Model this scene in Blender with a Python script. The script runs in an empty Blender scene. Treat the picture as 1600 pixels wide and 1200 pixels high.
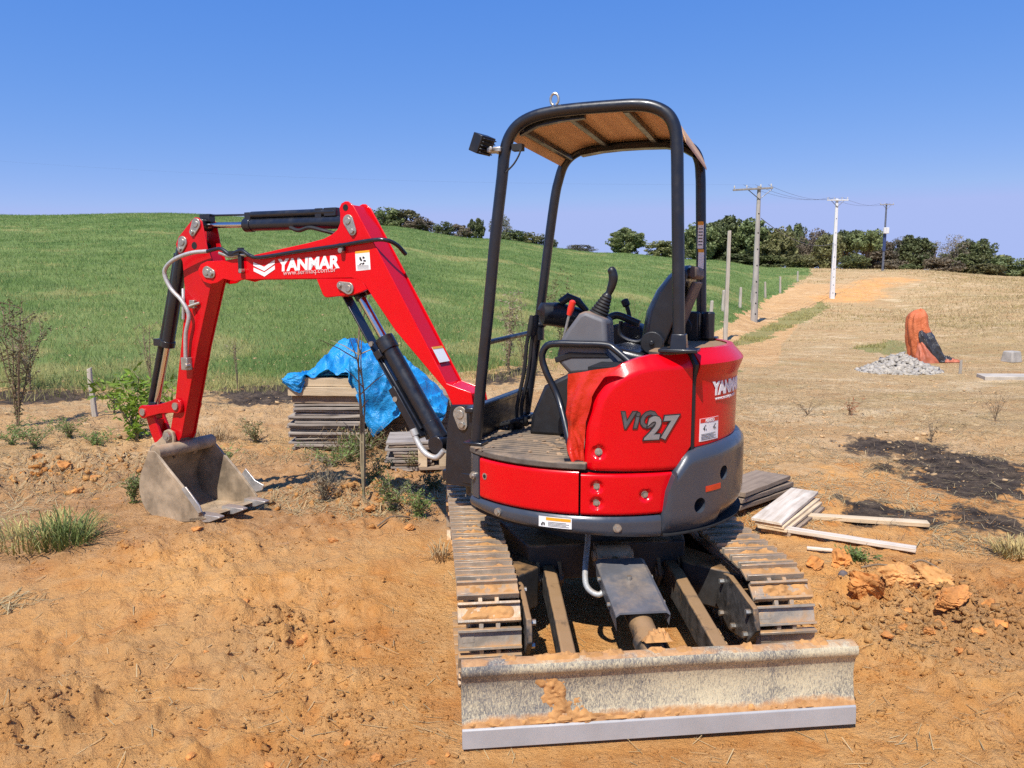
import bpy, bmesh, math, random
import numpy as np
from mathutils import Vector, Matrix
random.seed(7); rng = np.random.default_rng(11)
SC = bpy.context.scene; COL = SC.collection
rad = math.radians

# ------------------------------------------------------------------ camera, sky, sun, exposure
CAM_H = 1.705; FPX = 1200.0; PITCH = rad(7.1)
cam = bpy.data.cameras.new("camera"); cam_o = bpy.data.objects.new("camera", cam); COL.objects.link(cam_o)
cam_o.location = (0, 0, CAM_H); cam_o.rotation_euler = (rad(90) - PITCH, 0, 0)
cam.sensor_width = 36; cam.lens = 36 * FPX / 1600; cam.clip_start = .05; cam.clip_end = 3000
SC.camera = cam_o
SUN_EL = rad(56); SUN_AZ = rad(180 + 25)          # azimuth clockwise from +Y
W = bpy.data.worlds.new("World"); SC.world = W; W.use_nodes = True
wn = W.node_tree.nodes; wl = W.node_tree.links
sky = wn.new("ShaderNodeTexSky"); sky.sky_type = 'NISHITA'; sky.sun_disc = False
sky.sun_elevation = SUN_EL; sky.sun_rotation = SUN_AZ; sky.altitude = 2000
sky.air_density = 1.0; sky.dust_density = 0.0; sky.ozone_density = 10.0
bg = wn["Background"]; bg.inputs[1].default_value = .1
# tone curve of the whole sky (the same everywhere): keeps the zenith deep and the horizon pale as the photo's clear sky
sep = wn.new("ShaderNodeSeparateColor"); comb = wn.new("ShaderNodeCombineColor"); wl.new(sky.outputs[0], sep.inputs[0])
for ch, (ref, val, ex, top) in enumerate(((.78, .090, 1.20, 3.4), (1.74, .242, .66, 4.25), (3.76, .645, .24, 7.4))):
    a = wn.new("ShaderNodeMath"); a.operation = 'DIVIDE'; a.inputs[1].default_value = ref; wl.new(sep.outputs[ch], a.inputs[0])
    p = wn.new("ShaderNodeMath"); p.operation = 'POWER'; p.inputs[1].default_value = ex; wl.new(a.outputs[0], p.inputs[0])
    q = wn.new("ShaderNodeMath"); q.operation = 'MULTIPLY'; q.inputs[1].default_value = val / .1; wl.new(p.outputs[0], q.inputs[0])
    r = wn.new("ShaderNodeMath"); r.operation = 'MINIMUM'; r.inputs[1].default_value = top; wl.new(q.outputs[0], r.inputs[0]); wl.new(r.outputs[0], comb.inputs[ch])
wl.new(comb.outputs[0], bg.inputs[0])
sun = bpy.data.lights.new("sun", 'SUN'); sun.energy = 5.0; sun.angle = rad(.5); sun.color = (1, .955, .88)
sun_o = bpy.data.objects.new("sun", sun); COL.objects.link(sun_o); sun_o.location = (-6, -10, 20)
sd = Vector((math.sin(SUN_AZ) * math.cos(SUN_EL), math.cos(SUN_AZ) * math.cos(SUN_EL), math.sin(SUN_EL)))
sun_o.rotation_euler = sd.to_track_quat('Z', 'Y').to_euler()
SC.view_settings.view_transform = 'Standard'; SC.view_settings.look = 'None'
SC.view_settings.exposure = 0.27; SC.view_settings.gamma = 1
SC.render.engine = 'CYCLES'
SC.cycles.use_denoising = False
SC.cycles.max_bounces = 6; SC.cycles.transparent_max_bounces = 6

# ------------------------------------------------------------------ noise
def _hash(ix, iy, seed):
    h = (ix.astype(np.int64) * 374761393 + iy.astype(np.int64) * 668265263 + seed * 1442695041) & 0x7fffffff
    h = ((h ^ (h >> 13)) * 1274126177) & 0x7fffffff
    return ((h ^ (h >> 16)) & 0xffff) / 65535.0
def vn(x, y, seed=0):
    x = np.asarray(x, float); y = np.asarray(y, float)
    ix = np.floor(x); iy = np.floor(y); fx = x - ix; fy = y - iy
    fx = fx * fx * fx * (fx * (fx * 6 - 15) + 10); fy = fy * fy * fy * (fy * (fy * 6 - 15) + 10)
    a = _hash(ix, iy, seed); b = _hash(ix + 1, iy, seed); c = _hash(ix, iy + 1, seed); d = _hash(ix + 1, iy + 1, seed)
    return (a + (b - a) * fx) * (1 - fy) + (c + (d - c) * fx) * fy
def fbm(x, y, seed=0, o=4, g=.5):
    s = 0; a = 1; t = 0
    for k in range(o):
        s = s + a * vn(x * 2 ** k + 17.3 * k, y * 2 ** k - 9.1 * k, seed + k); t += a; a *= g
    return s / t
def sst(a, b, x):
    t = np.clip((np.asarray(x, float) - a) / (b - a), 0, 1); return t * t * (3 - 2 * t)

# ------------------------------------------------------------------ terrain heights
MP = np.array([.442, 4.055, 0.])                  # machine centre
def az_of(px): return math.atan((px - 800) / FPX / .992)
R_N = np.array([0, 4, 8, 12, 18, 25, 35, 45, 55, 68, 82, 100, 112, 150, 250, 600.])
def field_col(r0, z0, ridge_y, rr=106., px=None):
    el = math.atan((600 - ridge_y) / FPX) - PITCH
    zr = CAM_H + math.tan(el) * rr * (math.cos(az_of(px)) if px is not None else 1) - .12
    out = []
    for r in R_N:
        if r <= r0: out.append(z0 * min(1, max(0, (r - 3) / 6)))
        else:
            t = min(1, (r - r0) / (rr - r0)); out.append(z0 + (zr - z0) * t * (1 + .22 * (1 - t)))
    return out
COLS = [(-4000, field_col(12, .2, 352)), (0, field_col(12, .2, 333, px=0)), (300, field_col(12, .2, 332, px=300)), (600, field_col(13, .2, 351, px=600)),
        (750, field_col(14, .2, 371, px=750)), (950, field_col(19, .15, 393, px=950)), (1100, field_col(25, .1, 404, px=1100)),
        (1200, [v * 0.955 for v in np.interp(R_N, [0, 40, 55, 68, 82, 106, 600], [0, .15, 1.2, 2.3, 3.4, 4.7, 5])]),
        (1300, [v * 0.925 for v in np.interp(R_N, [0, 40, 55, 68, 82, 106, 600], [0, .15, 1.08, 2.2, 3.5, 4.6, 5])]),
        (1400, [v * 0.895 for v in np.interp(R_N, [0, 30, 45, 55, 68, 82, 106, 600], [0, .1, .4, .95, 2.2, 3.6, 4.5, 4.9])]),
        (1600, [v * 0.835 for v in np.interp(R_N, [0, 22, 40, 60, 80, 110, 600], [0, .1, .5, 1.4, 2.5, 3.7, 4.2])]),
        (6000, list(np.interp(R_N, [0, 22, 40, 60, 80, 110, 600], [0, .1, .5, 1.3, 2.2, 3.2, 3.8])))]
AZ_N = np.array([az_of(c[0]) for c in COLS]); TAB = np.array([c[1] for c in COLS])
BKT = np.array([-2.12, 5.45])                     # bucket foot print, filled below
def hbase(x, y):
    x = np.asarray(x, float); y = np.asarray(y, float)
    r = np.hypot(x, y); az = np.clip(np.arctan2(x, y), AZ_N[0], AZ_N[-1])
    i = np.clip(np.searchsorted(AZ_N, az) - 1, 0, len(AZ_N) - 2); t = (az - AZ_N[i]) / (AZ_N[i + 1] - AZ_N[i]); t = t * t * (3 - 2 * t)
    j = np.clip(np.searchsorted(R_N, r) - 1, 0, len(R_N) - 2); s = np.clip((r - R_N[j]) / (R_N[j + 1] - R_N[j]), 0, 1)
    z = (TAB[i, j] * (1 - s) + TAB[i, j + 1] * s) * (1 - t) + (TAB[i + 1, j] * (1 - s) + TAB[i + 1, j + 1] * s) * t
    d = np.hypot(x - BKT[0], y - BKT[1]); z = z + (.14 - np.minimum(z, .14)) * (1 - sst(.7, 2.6, d))
    return z
def cray(px, py):
    a = (px - 800) / FPX; b = -(py - 600) / FPX; c, s = math.cos(PITCH), math.sin(PITCH)
    return np.array([a, c + b * s, -s + b * c])
def gp(px, py, far=300):
    """ground point seen in the direction of photo pixel (px, py)"""
    d = cray(px, py); t = np.concatenate([np.linspace(1, 30, 1500), np.linspace(30, far, 3000)])
    g = CAM_H + d[2] * t - hbase(d[0] * t, d[1] * t)
    k = np.argmax(g < 0)
    if g[k] >= 0: k = len(t) - 1
    return Vector((d[0] * t[k], d[1] * t[k], CAM_H + d[2] * t[k]))
def at(px, py, Y):
    d = cray(px, py); t = Y / d[1]; return Vector((d[0] * t, Y, CAM_H + d[2] * t))
def in_poly(x, y, P):
    r = np.zeros(np.shape(x), bool); n = len(P)
    for i in range(n):
        x0, y0 = P[i][0], P[i][1]; x1, y1 = P[(i + 1) % n][0], P[(i + 1) % n][1]
        c = ((y0 > y) != (y1 > y)) & (x < (x1 - x0) * (y - y0) / ((y1 - y0) or 1e-9) + x0); r ^= c
    return r
def seg_dist(x, y, P):
    best = np.full(np.shape(x), 1e9)
    for (a, b) in zip(P[:-1], P[1:]):
        dx, dy = b[0] - a[0], b[1] - a[1]; L = dx * dx + dy * dy + 1e-12
        t = np.clip(((x - a[0]) * dx + (y - a[1]) * dy) / L, 0, 1)
        best = np.minimum(best, np.hypot(x - a[0] - t * dx, y - a[1] - t * dy))
    return best

# ------------------------------------------------------------------ materials
def nt(m): return m.node_tree.nodes, m.node_tree.links
def new_mat(name):
    m = bpy.data.materials.new(name); m.use_nodes = True; n, l = nt(m); return m, n, l, n["Principled BSDF"]
def noise(n, l, vec, scale, detail=4, rough=.55, dist=0):
    t = n.new("ShaderNodeTexNoise"); t.inputs["Scale"].default_value = scale; t.inputs["Detail"].default_value = detail
    t.inputs["Roughness"].default_value = rough; t.inputs["Distortion"].default_value = dist
    if vec is not None: l.new(vec, t.inputs["Vector"])
    return t.outputs[0]
def ramp(n, l, src, a, b, c0=0., c1=1.):
    r = n.new("ShaderNodeMapRange"); r.inputs[1].default_value = a; r.inputs[2].default_value = b
    r.inputs[3].default_value = c0; r.inputs[4].default_value = c1; l.new(src, r.inputs[0]); return r.outputs[0]
def math_n(n, l, op, a, b=None):
    r = n.new("ShaderNodeMath"); r.operation = op; r.use_clamp = False
    for k, s in enumerate((a, b)):
        if s is None: continue
        if isinstance(s, (int, float)): r.inputs[k].default_value = s
        else: l.new(s, r.inputs[k])
    return r.outputs[0]
def mixc(n, l, fac, a, b):
    r = n.new("ShaderNodeMix"); r.data_type = 'RGBA'
    if isinstance(fac, (int, float)): r.inputs[0].default_value = fac
    else: l.new(fac, r.inputs[0])
    for s, k in ((a, 6), (b, 7)):
        if isinstance(s, (tuple, list)): r.inputs[k].default_value = (*s[:3], 1)
        else: l.new(s, r.inputs[k])
    return r.outputs[2]
def coords(n, kind="Object"):
    t = n.new("ShaderNodeTexCoord"); return t.outputs[kind]
def stretch(n, l, vec, sc):
    m = n.new("ShaderNodeMapping"); m.inputs["Scale"].default_value = sc; l.new(vec, m.inputs[0]); return m.outputs[0]
def add_bump(n, l, b, h, strength, dist=.01):
    k = n.new("ShaderNodeBump"); k.inputs["Strength"].default_value = strength; k.inputs["Distance"].default_value = dist
    l.new(h, k.inputs["Height"]); l.new(k.outputs[0], b.inputs["Normal"]); return k
DUST = (.42, .24, .105)
def pmat(name, col, rough=.5, metal=0., var=.15, scale=6, bump=0., bscale=60, coat=0., dust=0., dscale=7, spec=.5, up=.6, dcol=DUST, rvar=.15):
    """paint / metal / plastic with tone variation and settled dust"""
    m, n, l, b = new_mat(name); co = coords(n)
    f = noise(n, l, co, scale, 5, .6)
    f = ramp(n, l, f, .3, .7)
    c = mixc(n, l, f, tuple(max(0, v * (1 - var)) for v in col), tuple(min(1, v * (1 + var)) for v in col))
    ro = ramp(n, l, noise(n, l, co, scale * 3, 4), .3, .7, max(.03, rough - rvar), min(1, rough + rvar))
    if dust > 0:
        g = n.new("ShaderNodeNewGeometry"); s = n.new("ShaderNodeSeparateXYZ"); l.new(g.outputs["Normal"], s.inputs[0])
        u = ramp(n, l, s.outputs[2], -.1, .9, 0, up)
        d = noise(n, l, co, dscale, 6, .65)
        d = math_n(n, l, 'ADD', d, u); d = ramp(n, l, d, 1.02 - dust * .55, 1.18 - dust * .45, 0, min(1, .35 + dust * .6))
        c = mixc(n, l, d, c, dcol)
        ro = math_n(n, l, 'MAXIMUM', ro, math_n(n, l, 'MULTIPLY', d, .95))
    l.new(c, b.inputs["Base Color"]); l.new(ro, b.inputs["Roughness"])
    b.inputs["Metallic"].default_value = metal; b.inputs["Specular IOR Level"].default_value = spec
    if coat: b.inputs["Coat Weight"].default_value = coat; b.inputs["Coat Roughness"].default_value = .12
    if bump: add_bump(n, l, b, noise(n, l, co, bscale, 5, .6), bump, .004)
    return m
def wood(name, c0, c1, axis=0, rough=.85, scale=1.0, stain=.4):
    m, n, l, b = new_mat(name); co = coords(n)
    sc = [26, 26, 26]; sc[axis] = 1.6
    v = stretch(n, l, co, tuple(s * scale for s in sc))
    oi = n.new("ShaderNodeObjectInfo")
    a = n.new("ShaderNodeVectorMath"); a.operation = 'ADD'; l.new(v, a.inputs[0])
    cx = n.new("ShaderNodeCombineXYZ"); l.new(math_n(n, l, 'MULTIPLY', oi.outputs["Random"], 90.), cx.inputs[2]); l.new(cx.outputs[0], a.inputs[1])
    f = ramp(n, l, noise(n, l, a.outputs[0], 1.0, 6, .65, .6), .32, .68)
    c = mixc(n, l, f, c0, c1)
    s = ramp(n, l, noise(n, l, co, 3.1, 5), .5, .75, 0, stain)
    c = mixc(n, l, s, c, tuple(v * .35 for v in c0))
    hv = n.new("ShaderNodeHueSaturation"); l.new(ramp(n, l, oi.outputs["Random"], 0, 1, .78, 1.15), hv.inputs["Value"]); l.new(c, hv.inputs["Color"])
    l.new(hv.outputs[0], b.inputs["Base Color"]); b.inputs["Roughness"].default_value = rough
    add_bump(n, l, b, f, .5, .004); return m
def leafmat(name, c0, c1, rough=.55, trans=.25, scale=.35, rnd=.25):
    m, n, l, b = new_mat(name)
    g = n.new("ShaderNodeNewGeometry"); oi = n.new("ShaderNodeObjectInfo")
    f = ramp(n, l, noise(n, l, g.outputs["Position"], scale, 4, .65), .33, .67)
    rp = g.outputs["Random Per Island"]
    c = mixc(n, l, f, c0, c1)
    hv = n.new("ShaderNodeHueSaturation"); l.new(c, hv.inputs["Color"])
    l.new(math_n(n, l, 'ADD', ramp(n, l, rp, 0, 1, .65, 1.25), ramp(n, l, oi.outputs["Random"], 0, 1, -rnd, rnd)), hv.inputs["Value"])
    l.new(ramp(n, l, oi.outputs["Random"], 0, 1, .485, .512), hv.inputs["Hue"])
    l.new(hv.outputs[0], b.inputs["Base Color"]); b.inputs["Roughness"].default_value = rough; b.inputs["Specular IOR Level"].default_value = .3
    if trans:
        tr = n.new("ShaderNodeBsdfTranslucent"); l.new(hv.outputs[0], tr.inputs[0])
        mx = n.new("ShaderNodeMixShader"); mx.inputs[0].default_value = trans
        l.new(b.outputs[0], mx.inputs[1]); l.new(tr.outputs[0], mx.inputs[2]); l.new(mx.outputs[0], n["Material Output"].inputs[0])
    return m
M = {}
M['red'] = pmat('red_paint', (.63, .0008, .006), .30, 0, .06, 3, .05, 90, .22, .03, 9, up=.2, rvar=.10, spec=.22)
M['red_old'] = pmat('red_paint_worn', (.52, .0015, .006), .38, 0, .08, 5, .05, 90, .2, .12, 6, up=.3, spec=.3)
M['grey'] = pmat('grey_cast_paint', (.042, .050, .066), .33, 0, .12, 4, .06, 70, .3, .13, 5, up=.3)
M['black'] = pmat('black_paint', (.010, .012, .018), .36, 0, .2, 6, .05, 90, .2, .10, 6, up=.25)
M['plastic'] = pmat('black_plastic', (.013, .014, .017), .42, 0, .2, 8, .12, 160, 0, .12, 7, up=.3)
M['rubber'] = pmat('black_rubber', (.011, .011, .012), .6, 0, .2, 8, .1, 120, 0, .08, 7, up=.2)
M['console'] = pmat('grey_console_plastic', (.115, .115, .125), .55, 0, .1, 6, .15, 220, 0, .2, 7)
M['vinyl'] = pmat('black_vinyl', (.011, .012, .016), .30, 0, .2, 6, .12, 120, 0, .1, 8, up=.25)
M['seatback'] = pmat('brown_seat_back', (.10, .075, .06), .75, 0, .25, 12, .2, 100, 0, .4, 8)
M['redplastic'] = pmat('red_plastic', (.7, .03, .015), .35, 0, .1, 6)
M['steel'] = pmat('chrome_rod', (.62, .62, .64), .18, 1, .05, 8, 0, 60, 0, .1, 9, rvar=.06)
M['pinsteel'] = pmat('zinc_pin', (.42, .41, .37), .42, .75, .2, 30, .1, 90, 0, .35, 12)
M['hose'] = pmat('braided_hose', (.45, .45, .44), .5, .35, .15, 40, .4, 260, 0, .15, 12)
M['trackmetal'] = pmat('track_shoe_steel', (.36, .305, .235), .48, .3, .35, 12, .3, 60, 0, .80, 9, up=.27, dcol=(.50, .265, .095))
M['underframe'] = pmat('undercarriage_black', (.030, .028, .027), .55, 0, .3, 8, .2, 60, 0, .60, 8, up=.36, dcol=(.40, .22, .085))
M['armmetal'] = pmat('blade_arm_metal', (.065, .060, .056), .5, .1, .7, 16, .3, 80, 0, .72, 12, up=.42, dcol=(.36, .21, .09))
M['bucket'] = pmat('bucket_steel', (.33, .25, .165), .62, .05, .45, 7, .35, 40, 0, .55, 6, up=.3, dcol=(.44, .27, .13))
M['tooth'] = pmat('tooth_steel', (.50, .49, .47), .38, .6, .2, 12, .2, 60, 0, .35, 9)
M['edge'] = pmat('cutting_edge_steel', (.37, .362, .36), .5, .1, .10, 5, .08, 60, 0, .12, 9, up=.2)
M['floor'] = pmat('muddy_floor_mat', (.10, .082, .066), .85, 0, .4, 14, .5, 50, 0, .62, 10, up=.35, dcol=(.33, .23, .14))
M['soil'] = pmat('dry_mud', (.46, .235, .082), .95, 0, .3, 10, .6, 60)
M['whitevinyl'] = pmat('white_decal', (.80, .80, .79), .45, 0, .04, 8)
M['orangevinyl'] = pmat('orange_decal', (.80, .36, .02), .45, 0, .05, 8)
M['redvinyl'] = pmat('red_decal', (.62, .03, .02), .4, 0, .05, 8)
M['reflector'] = pmat('orange_red_reflector', (.62, .045, .012), .25, 0, .1, 30)
M['ink'] = pmat('black_ink', (.02, .02, .02), .5, 0, .05, 8)
M['silver'] = pmat('silver_lettering', (.28, .28, .29), .35, .4, .25, 9)
M['dark'] = pmat('dark_interior', (.008, .008, .009), .8, 0, .2, 8)
M['seatblue'] = M['vinyl']
M['ply'] = wood('roof_board', (.50, .30, .17), (.68, .44, .26), 1, .8, .6, .25)
M['board_pale'] = wood('pale_timber', (.52, .38, .22), (.72, .57, .38), 0, .85, 1, .35)
M['board_grey'] = wood('weathered_plywood', (.17, .14, .115), (.42, .36, .30), 0, .9, 1, .5)
M['board_brown'] = wood('brown_timber', (.20, .14, .095), (.38, .28, .19), 0, .9, 1, .5)
M['board_white'] = wood('limewashed_plank', (.46, .37, .27), (.72, .63, .52), 0, .88, 1, .45)
M['post_wood'] = wood('grey_post_wood', (.30, .26, .21), (.47, .42, .35), 2, .9, 1, .3)
M['pole_wood'] = wood('weathered_pole', (.24, .215, .19), (.40, .37, .33), 2, .9, .5, .2)
M['concrete'] = pmat('pale_concrete', (.56, .54, .50), .9, 0, .15, 3, .25, 50)
M['whitepole'] = pmat('white_concrete_pole', (.66, .66, .65), .8, 0, .08, 2)
M['bluepole'] = pmat('dark_pole', (.10, .11, .14), .7, 0, .2, 3)
M['wire'] = pmat('wire_metal', (.10, .10, .11), .5, .5)
M['rubble'] = pmat('grey_rubble', (.37, .335, .285), .9, 0, .35, 14, .4, 40)
M['bark'] = pmat('bark', (.12, .085, .06), .9, 0, .3, 6, .6, 20)
M['twig'] = pmat('dry_twig', (.20, .14, .085), .9, 0, .3, 12)
M['stem'] = pmat('sapling_stem', (.24, .20, .12), .85, 0, .3, 10)
M['leaf_dark'] = leafmat('leaf_dark', (0.1, 0.13, 0.052), (0.2, 0.225, 0.095), scale=.5)  # tree leaf colours lifted and blued from here on, imitating distance haze
M['leaf_mid'] = leafmat('leaf_mid', (0.13, 0.16, 0.06), (0.25, 0.27, 0.11), scale=.5)
M['leaf_olive'] = leafmat('leaf_olive', (0.15, 0.155, 0.06), (0.28, 0.265, 0.11), scale=.5)
M['leaf_brown'] = leafmat('leaf_brown', (0.17, 0.14, 0.095), (0.29, 0.235, 0.155), scale=.5)
M['leaf_grey'] = leafmat('leaf_grey', (0.15, 0.145, 0.105), (0.25, 0.235, 0.165), scale=.5)
M['leaf_bright'] = leafmat('leaf_bright', (.15, .27, .028), (.30, .44, .06), .4, .35, 6)
M['leaf_weed'] = leafmat('leaf_weed', (.12, .19, .045), (.26, .33, .10), .5, .35, 6)
M['grass'] = leafmat('field_grass', (.135, .225, .052), (.30, .365, .112), .5, .45, .16, 0)
M['straw'] = leafmat('dry_straw', (.36, .26, .125), (.56, .43, .235), .7, .2, 1.2, 0)
M['straw_g'] = leafmat('half_dry_grass', (.24, .235, .065), (.50, .40, .16), .7, .2, 2.0, 0)
def tarp(name, c0, c1, rough=.42, crease=.42):
    m, n, l, b = new_mat(name); co = coords(n)
    f = ramp(n, l, noise(n, l, co, 5, 6, .65), .35, .7)
    l.new(mixc(n, l, f, c0, c1), b.inputs["Base Color"]); b.inputs["Roughness"].default_value = rough
    w = noise(n, l, stretch(n, l, co, (1, 1, .6)), 26, 3, .5, 1.2)
    w2 = noise(n, l, co, 9, 4, .6, 2.5); add_bump(n, l, b, math_n(n, l, 'ADD', w, math_n(n, l, 'MULTIPLY', math_n(n, l, 'ABSOLUTE', math_n(n, l, 'SUBTRACT', w2, .5)), 6.)), crease, .014); return m
M['tarp_blue'] = tarp('blue_tarpaulin', (.006, .20, .50), (.02, .32, .66))
M['tarp_orange'] = tarp('orange_tarpaulin', (.50, .115, .035), (.66, .19, .07), .6)
M['tarp_black'] = tarp('black_plastic_sheet', (.022, .022, .025), (.06, .06, .065), .35)
M['cloth_red'] = tarp('red_plastic_cloth', (.50, .016, .006), (.62, .035, .012), .30, .16)
def blade_mat():
    m, n, l, b = new_mat('scuffed_blade_paint'); co = coords(n)
    base = mixc(n, l, ramp(n, l, noise(n, l, co, 9, 5), .35, .65), (.105, .105, .108), (.20, .19, .175))
    st = noise(n, l, stretch(n, l, co, (85, 40, 30)), 1.0, 7, .78, 2.6)
    big = ramp(n, l, noise(n, l, stretch(n, l, co, (2.6, 3, 5)), 1., 4), .3, .7, -.09, .11)
    sf = ramp(n, l, math_n(n, l, 'ADD', st, big), .42, .60)
    c = mixc(n, l, sf, base, (.60, .52, .34))
    sp = n.new("ShaderNodeSeparateXYZ"); l.new(co, sp.inputs[0])
    lump = noise(n, l, stretch(n, l, co, (7, 7, 7)), 1., 6, .65)
    low = math_n(n, l, 'ADD', sp.outputs[2], math_n(n, l, 'MULTIPLY', lump, -.10))
    d1 = ramp(n, l, low, .066, .044)
    g = n.new("ShaderNodeNewGeometry"); s = n.new("ShaderNodeSeparateXYZ"); l.new(g.outputs["Normal"], s.inputs[0])
    d2 = ramp(n, l, math_n(n, l, 'ADD', math_n(n, l, 'MULTIPLY', s.outputs[2], .45), lump), .84, .98, 0, .9)
    d = math_n(n, l, 'MAXIMUM', d1, d2)
    soil = mixc(n, l, ramp(n, l, noise(n, l, co, 40, 5), .3, .7), (.38, .185, .07), (.56, .31, .13))
    c = mixc(n, l, d, c, soil)
    l.new(c, b.inputs["Base Color"]); l.new(ramp(n, l, d, 0, 1, .5, .95), b.inputs["Roughness"])
    hh = math_n(n, l, 'ADD', math_n(n, l, 'MULTIPLY', d, 2.), noise(n, l, co, 70, 5, .7))
    add_bump(n, l, b, hh, .5, .004); return m
M['blade'] = blade_mat()
def ground_mat():
    m, n, l, b = new_mat('ground')
    g = n.new("ShaderNodeNewGeometry"); P = g.outputs["Position"]
    def at_(nm):
        a = n.new("ShaderNodeAttribute"); a.attribute_name = nm; return a.outputs["Fac"]
    n1 = noise(n, l, P, .9, 6, .62); n2 = noise(n, l, P, 7, 6, .65); n3 = noise(n, l, P, 45, 5, .7); nb = noise(n, l, P, .16, 4, .6)
    soil = mixc(n, l, ramp(n, l, n1, .36, .64), (.62, .268, .074), (.82, .425, .138))
    soil = mixc(n, l, ramp(n, l, n2, .42, .72, 0, .75), soil, (.82, .480, .200))
    soil = mixc(n, l, ramp(n, l, noise(n, l, P, 2.3, 5, .6), .54, .70, 0, .7), soil, (.62, .210, .036))
    soil = mixc(n, l, ramp(n, l, n3, .56, .74, 0, .5), soil, (.38, .155, .045))
    pale = mixc(n, l, ramp(n, l, n2, .3, .7), (.52, .30, .125), (.72, .455, .215))
    pale = mixc(n, l, ramp(n, l, n3, .5, .75, 0, .5), pale, (.31, .18, .07))
    soil = mixc(n, l, ramp(n, l, noise(n, l, stretch(n, l, P, (.55, .9, .6)), 1., 5, .6, .6), .48, .64, 0, .55), soil, (.56, .33, .145))
    lo = ramp(n, l, math_n(n, l, 'ADD', at_('loam'), math_n(n, l, 'MULTIPLY', math_n(n, l, 'SUBTRACT', n1, .5), 1.1)), .3, .9, 0, .75)
    loam = mixc(n, l, ramp(n, l, n2, .35, .65), (.36, .195, .085), (.56, .335, .165)); soil = mixc(n, l, lo, soil, loam); pale = mixc(n, l, lo, pale, loam)
    strn = noise(n, l, stretch(n, l, P, (60, 22, 30)), 1., 4, .7, 2.0)
    straw = mixc(n, l, ramp(n, l, strn, .36, .62), (.30, .185, .082), (.72, .50, .25))
    straw = mixc(n, l, ramp(n, l, n1, .45, .7, 0, .5), straw, (.55, .355, .155))
    straw = mixc(n, l, ramp(n, l, noise(n, l, stretch(n, l, P, (.55, 1.1, 1)), 1., 6, .68), .50, .68, 0, .6), straw, (.34, .255, .095))
    straw = mixc(n, l, ramp(n, l, noise(n, l, P, 3.1, 5, .7), .58, .72, 0, .55), straw, (.30, .19, .085))
    sm = noise(n, l, stretch(n, l, P, (3.2, 9, 6)), 1., 6, .72, 1.5)
    straw = mixc(n, l, ramp(n, l, sm, .50, .66, 0, .8), straw, (.27, .165, .08)); straw = mixc(n, l, ramp(n, l, sm, .46, .34, 0, .7), straw, (.78, .58, .33))
    pale = mixc(n, l, ramp(n, l, sm, .52, .68, 0, .7), pale, (.33, .19, .075))
    bigp = noise(n, l, stretch(n, l, P, (.10, .16, .1)), 1., 6, .68, .8); mdp = noise(n, l, stretch(n, l, P, (.40, .75, .5)), 1., 6, .7, 1.2)
    straw = mixc(n, l, ramp(n, l, bigp, .50, .62, 0, .55), straw, (.36, .27, .12)); straw = mixc(n, l, ramp(n, l, mdp, .53, .66, 0, .65), straw, (.46, .25, .105)); straw = mixc(n, l, ramp(n, l, mdp, .46, .34, 0, .45), straw, (.84, .66, .41))
    pale = mixc(n, l, ramp(n, l, mdp, .52, .66, 0, .55), pale, (.44, .22, .085)); pale = mixc(n, l, ramp(n, l, mdp, .46, .35, 0, .4), pale, (.80, .58, .33))
    verge = mixc(n, l, ramp(n, l, n2, .35, .65), (.15, .17, .05), (.33, .29, .11))
    grass = mixc(n, l, ramp(n, l, nb, .36, .64), (.120, .185, .052), (.215, .265, .085))
    grass = mixc(n, l, ramp(n, l, n1, .38, .66, 0, .55), grass, (.115, .185, .034))
    grass = mixc(n, l, ramp(n, l, noise(n, l, P, .33, 5, .7), .60, .74, 0, .75), grass, (.38, .34, .13))
    burn = mixc(n, l, ramp(n, l, n2, .4, .75), (.040, .029, .022), (.19, .135, .09))
    rim = .5
    def blend(c, a, new, w=.35):
        f = ramp(n, l, math_n(n, l, 'ADD', at_(a), math_n(n, l, 'MULTIPLY', math_n(n, l, 'SUBTRACT', n2, .5), w * 2)), .35, .65)
        return mixc(n, l, f, c, new)
    c = blend(soil, 'pale', pale, .5); c = blend(c, 'straw', straw, .7); c = blend(c, 'verge', verge, .6)
    c = blend(c, 'grass', mixc(n, l, ramp(n, l, math_n(n, l, 'ADD', at_('drygrass'), math_n(n, l, 'MULTIPLY', math_n(n, l, 'SUBTRACT', n1, .5), 1.2)),   .35, 1.0, 0, .6), grass, mixc(n, l, n2, (.27, .24, .085), (.44, .37, .15))), .5); c = blend(c, 'burn', burn, .9)
    ch = ramp(n, l, noise(n, l, P, 3.4, 6, .7), .66, .74, 0, .65)
    ch = math_n(n, l, 'MULTIPLY', ch, at_('chalk'))
    c = mixc(n, l, ch, c, (.62, .56, .50))
    l.new(c, b.inputs["Base Color"]); b.inputs["Roughness"].default_value = .97; b.inputs["Specular IOR Level"].default_value = .15
    vo = n.new("ShaderNodeTexVoronoi"); vo.inputs["Scale"].default_value = 38; l.new(P, vo.inputs["Vector"])
    vo2 = n.new("ShaderNodeTexVoronoi"); vo2.inputs["Scale"].default_value = 95; l.new(P, vo2.inputs["Vector"])
    h = math_n(n, l, 'ADD', math_n(n, l, 'MULTIPLY', n2, .5), math_n(n, l, 'ADD', math_n(n, l, 'MULTIPLY', noise(n, l, stretch(n, l, P, (20, 30, 26)), 1., 9, .78), 1.1), math_n(n, l, 'MULTIPLY', noise(n, l, P, 150, 4, .7), .3)))
    crumb = ramp(n, l, noise(n, l, P, 1.7, 4), .40, .62, .05, .42)
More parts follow.
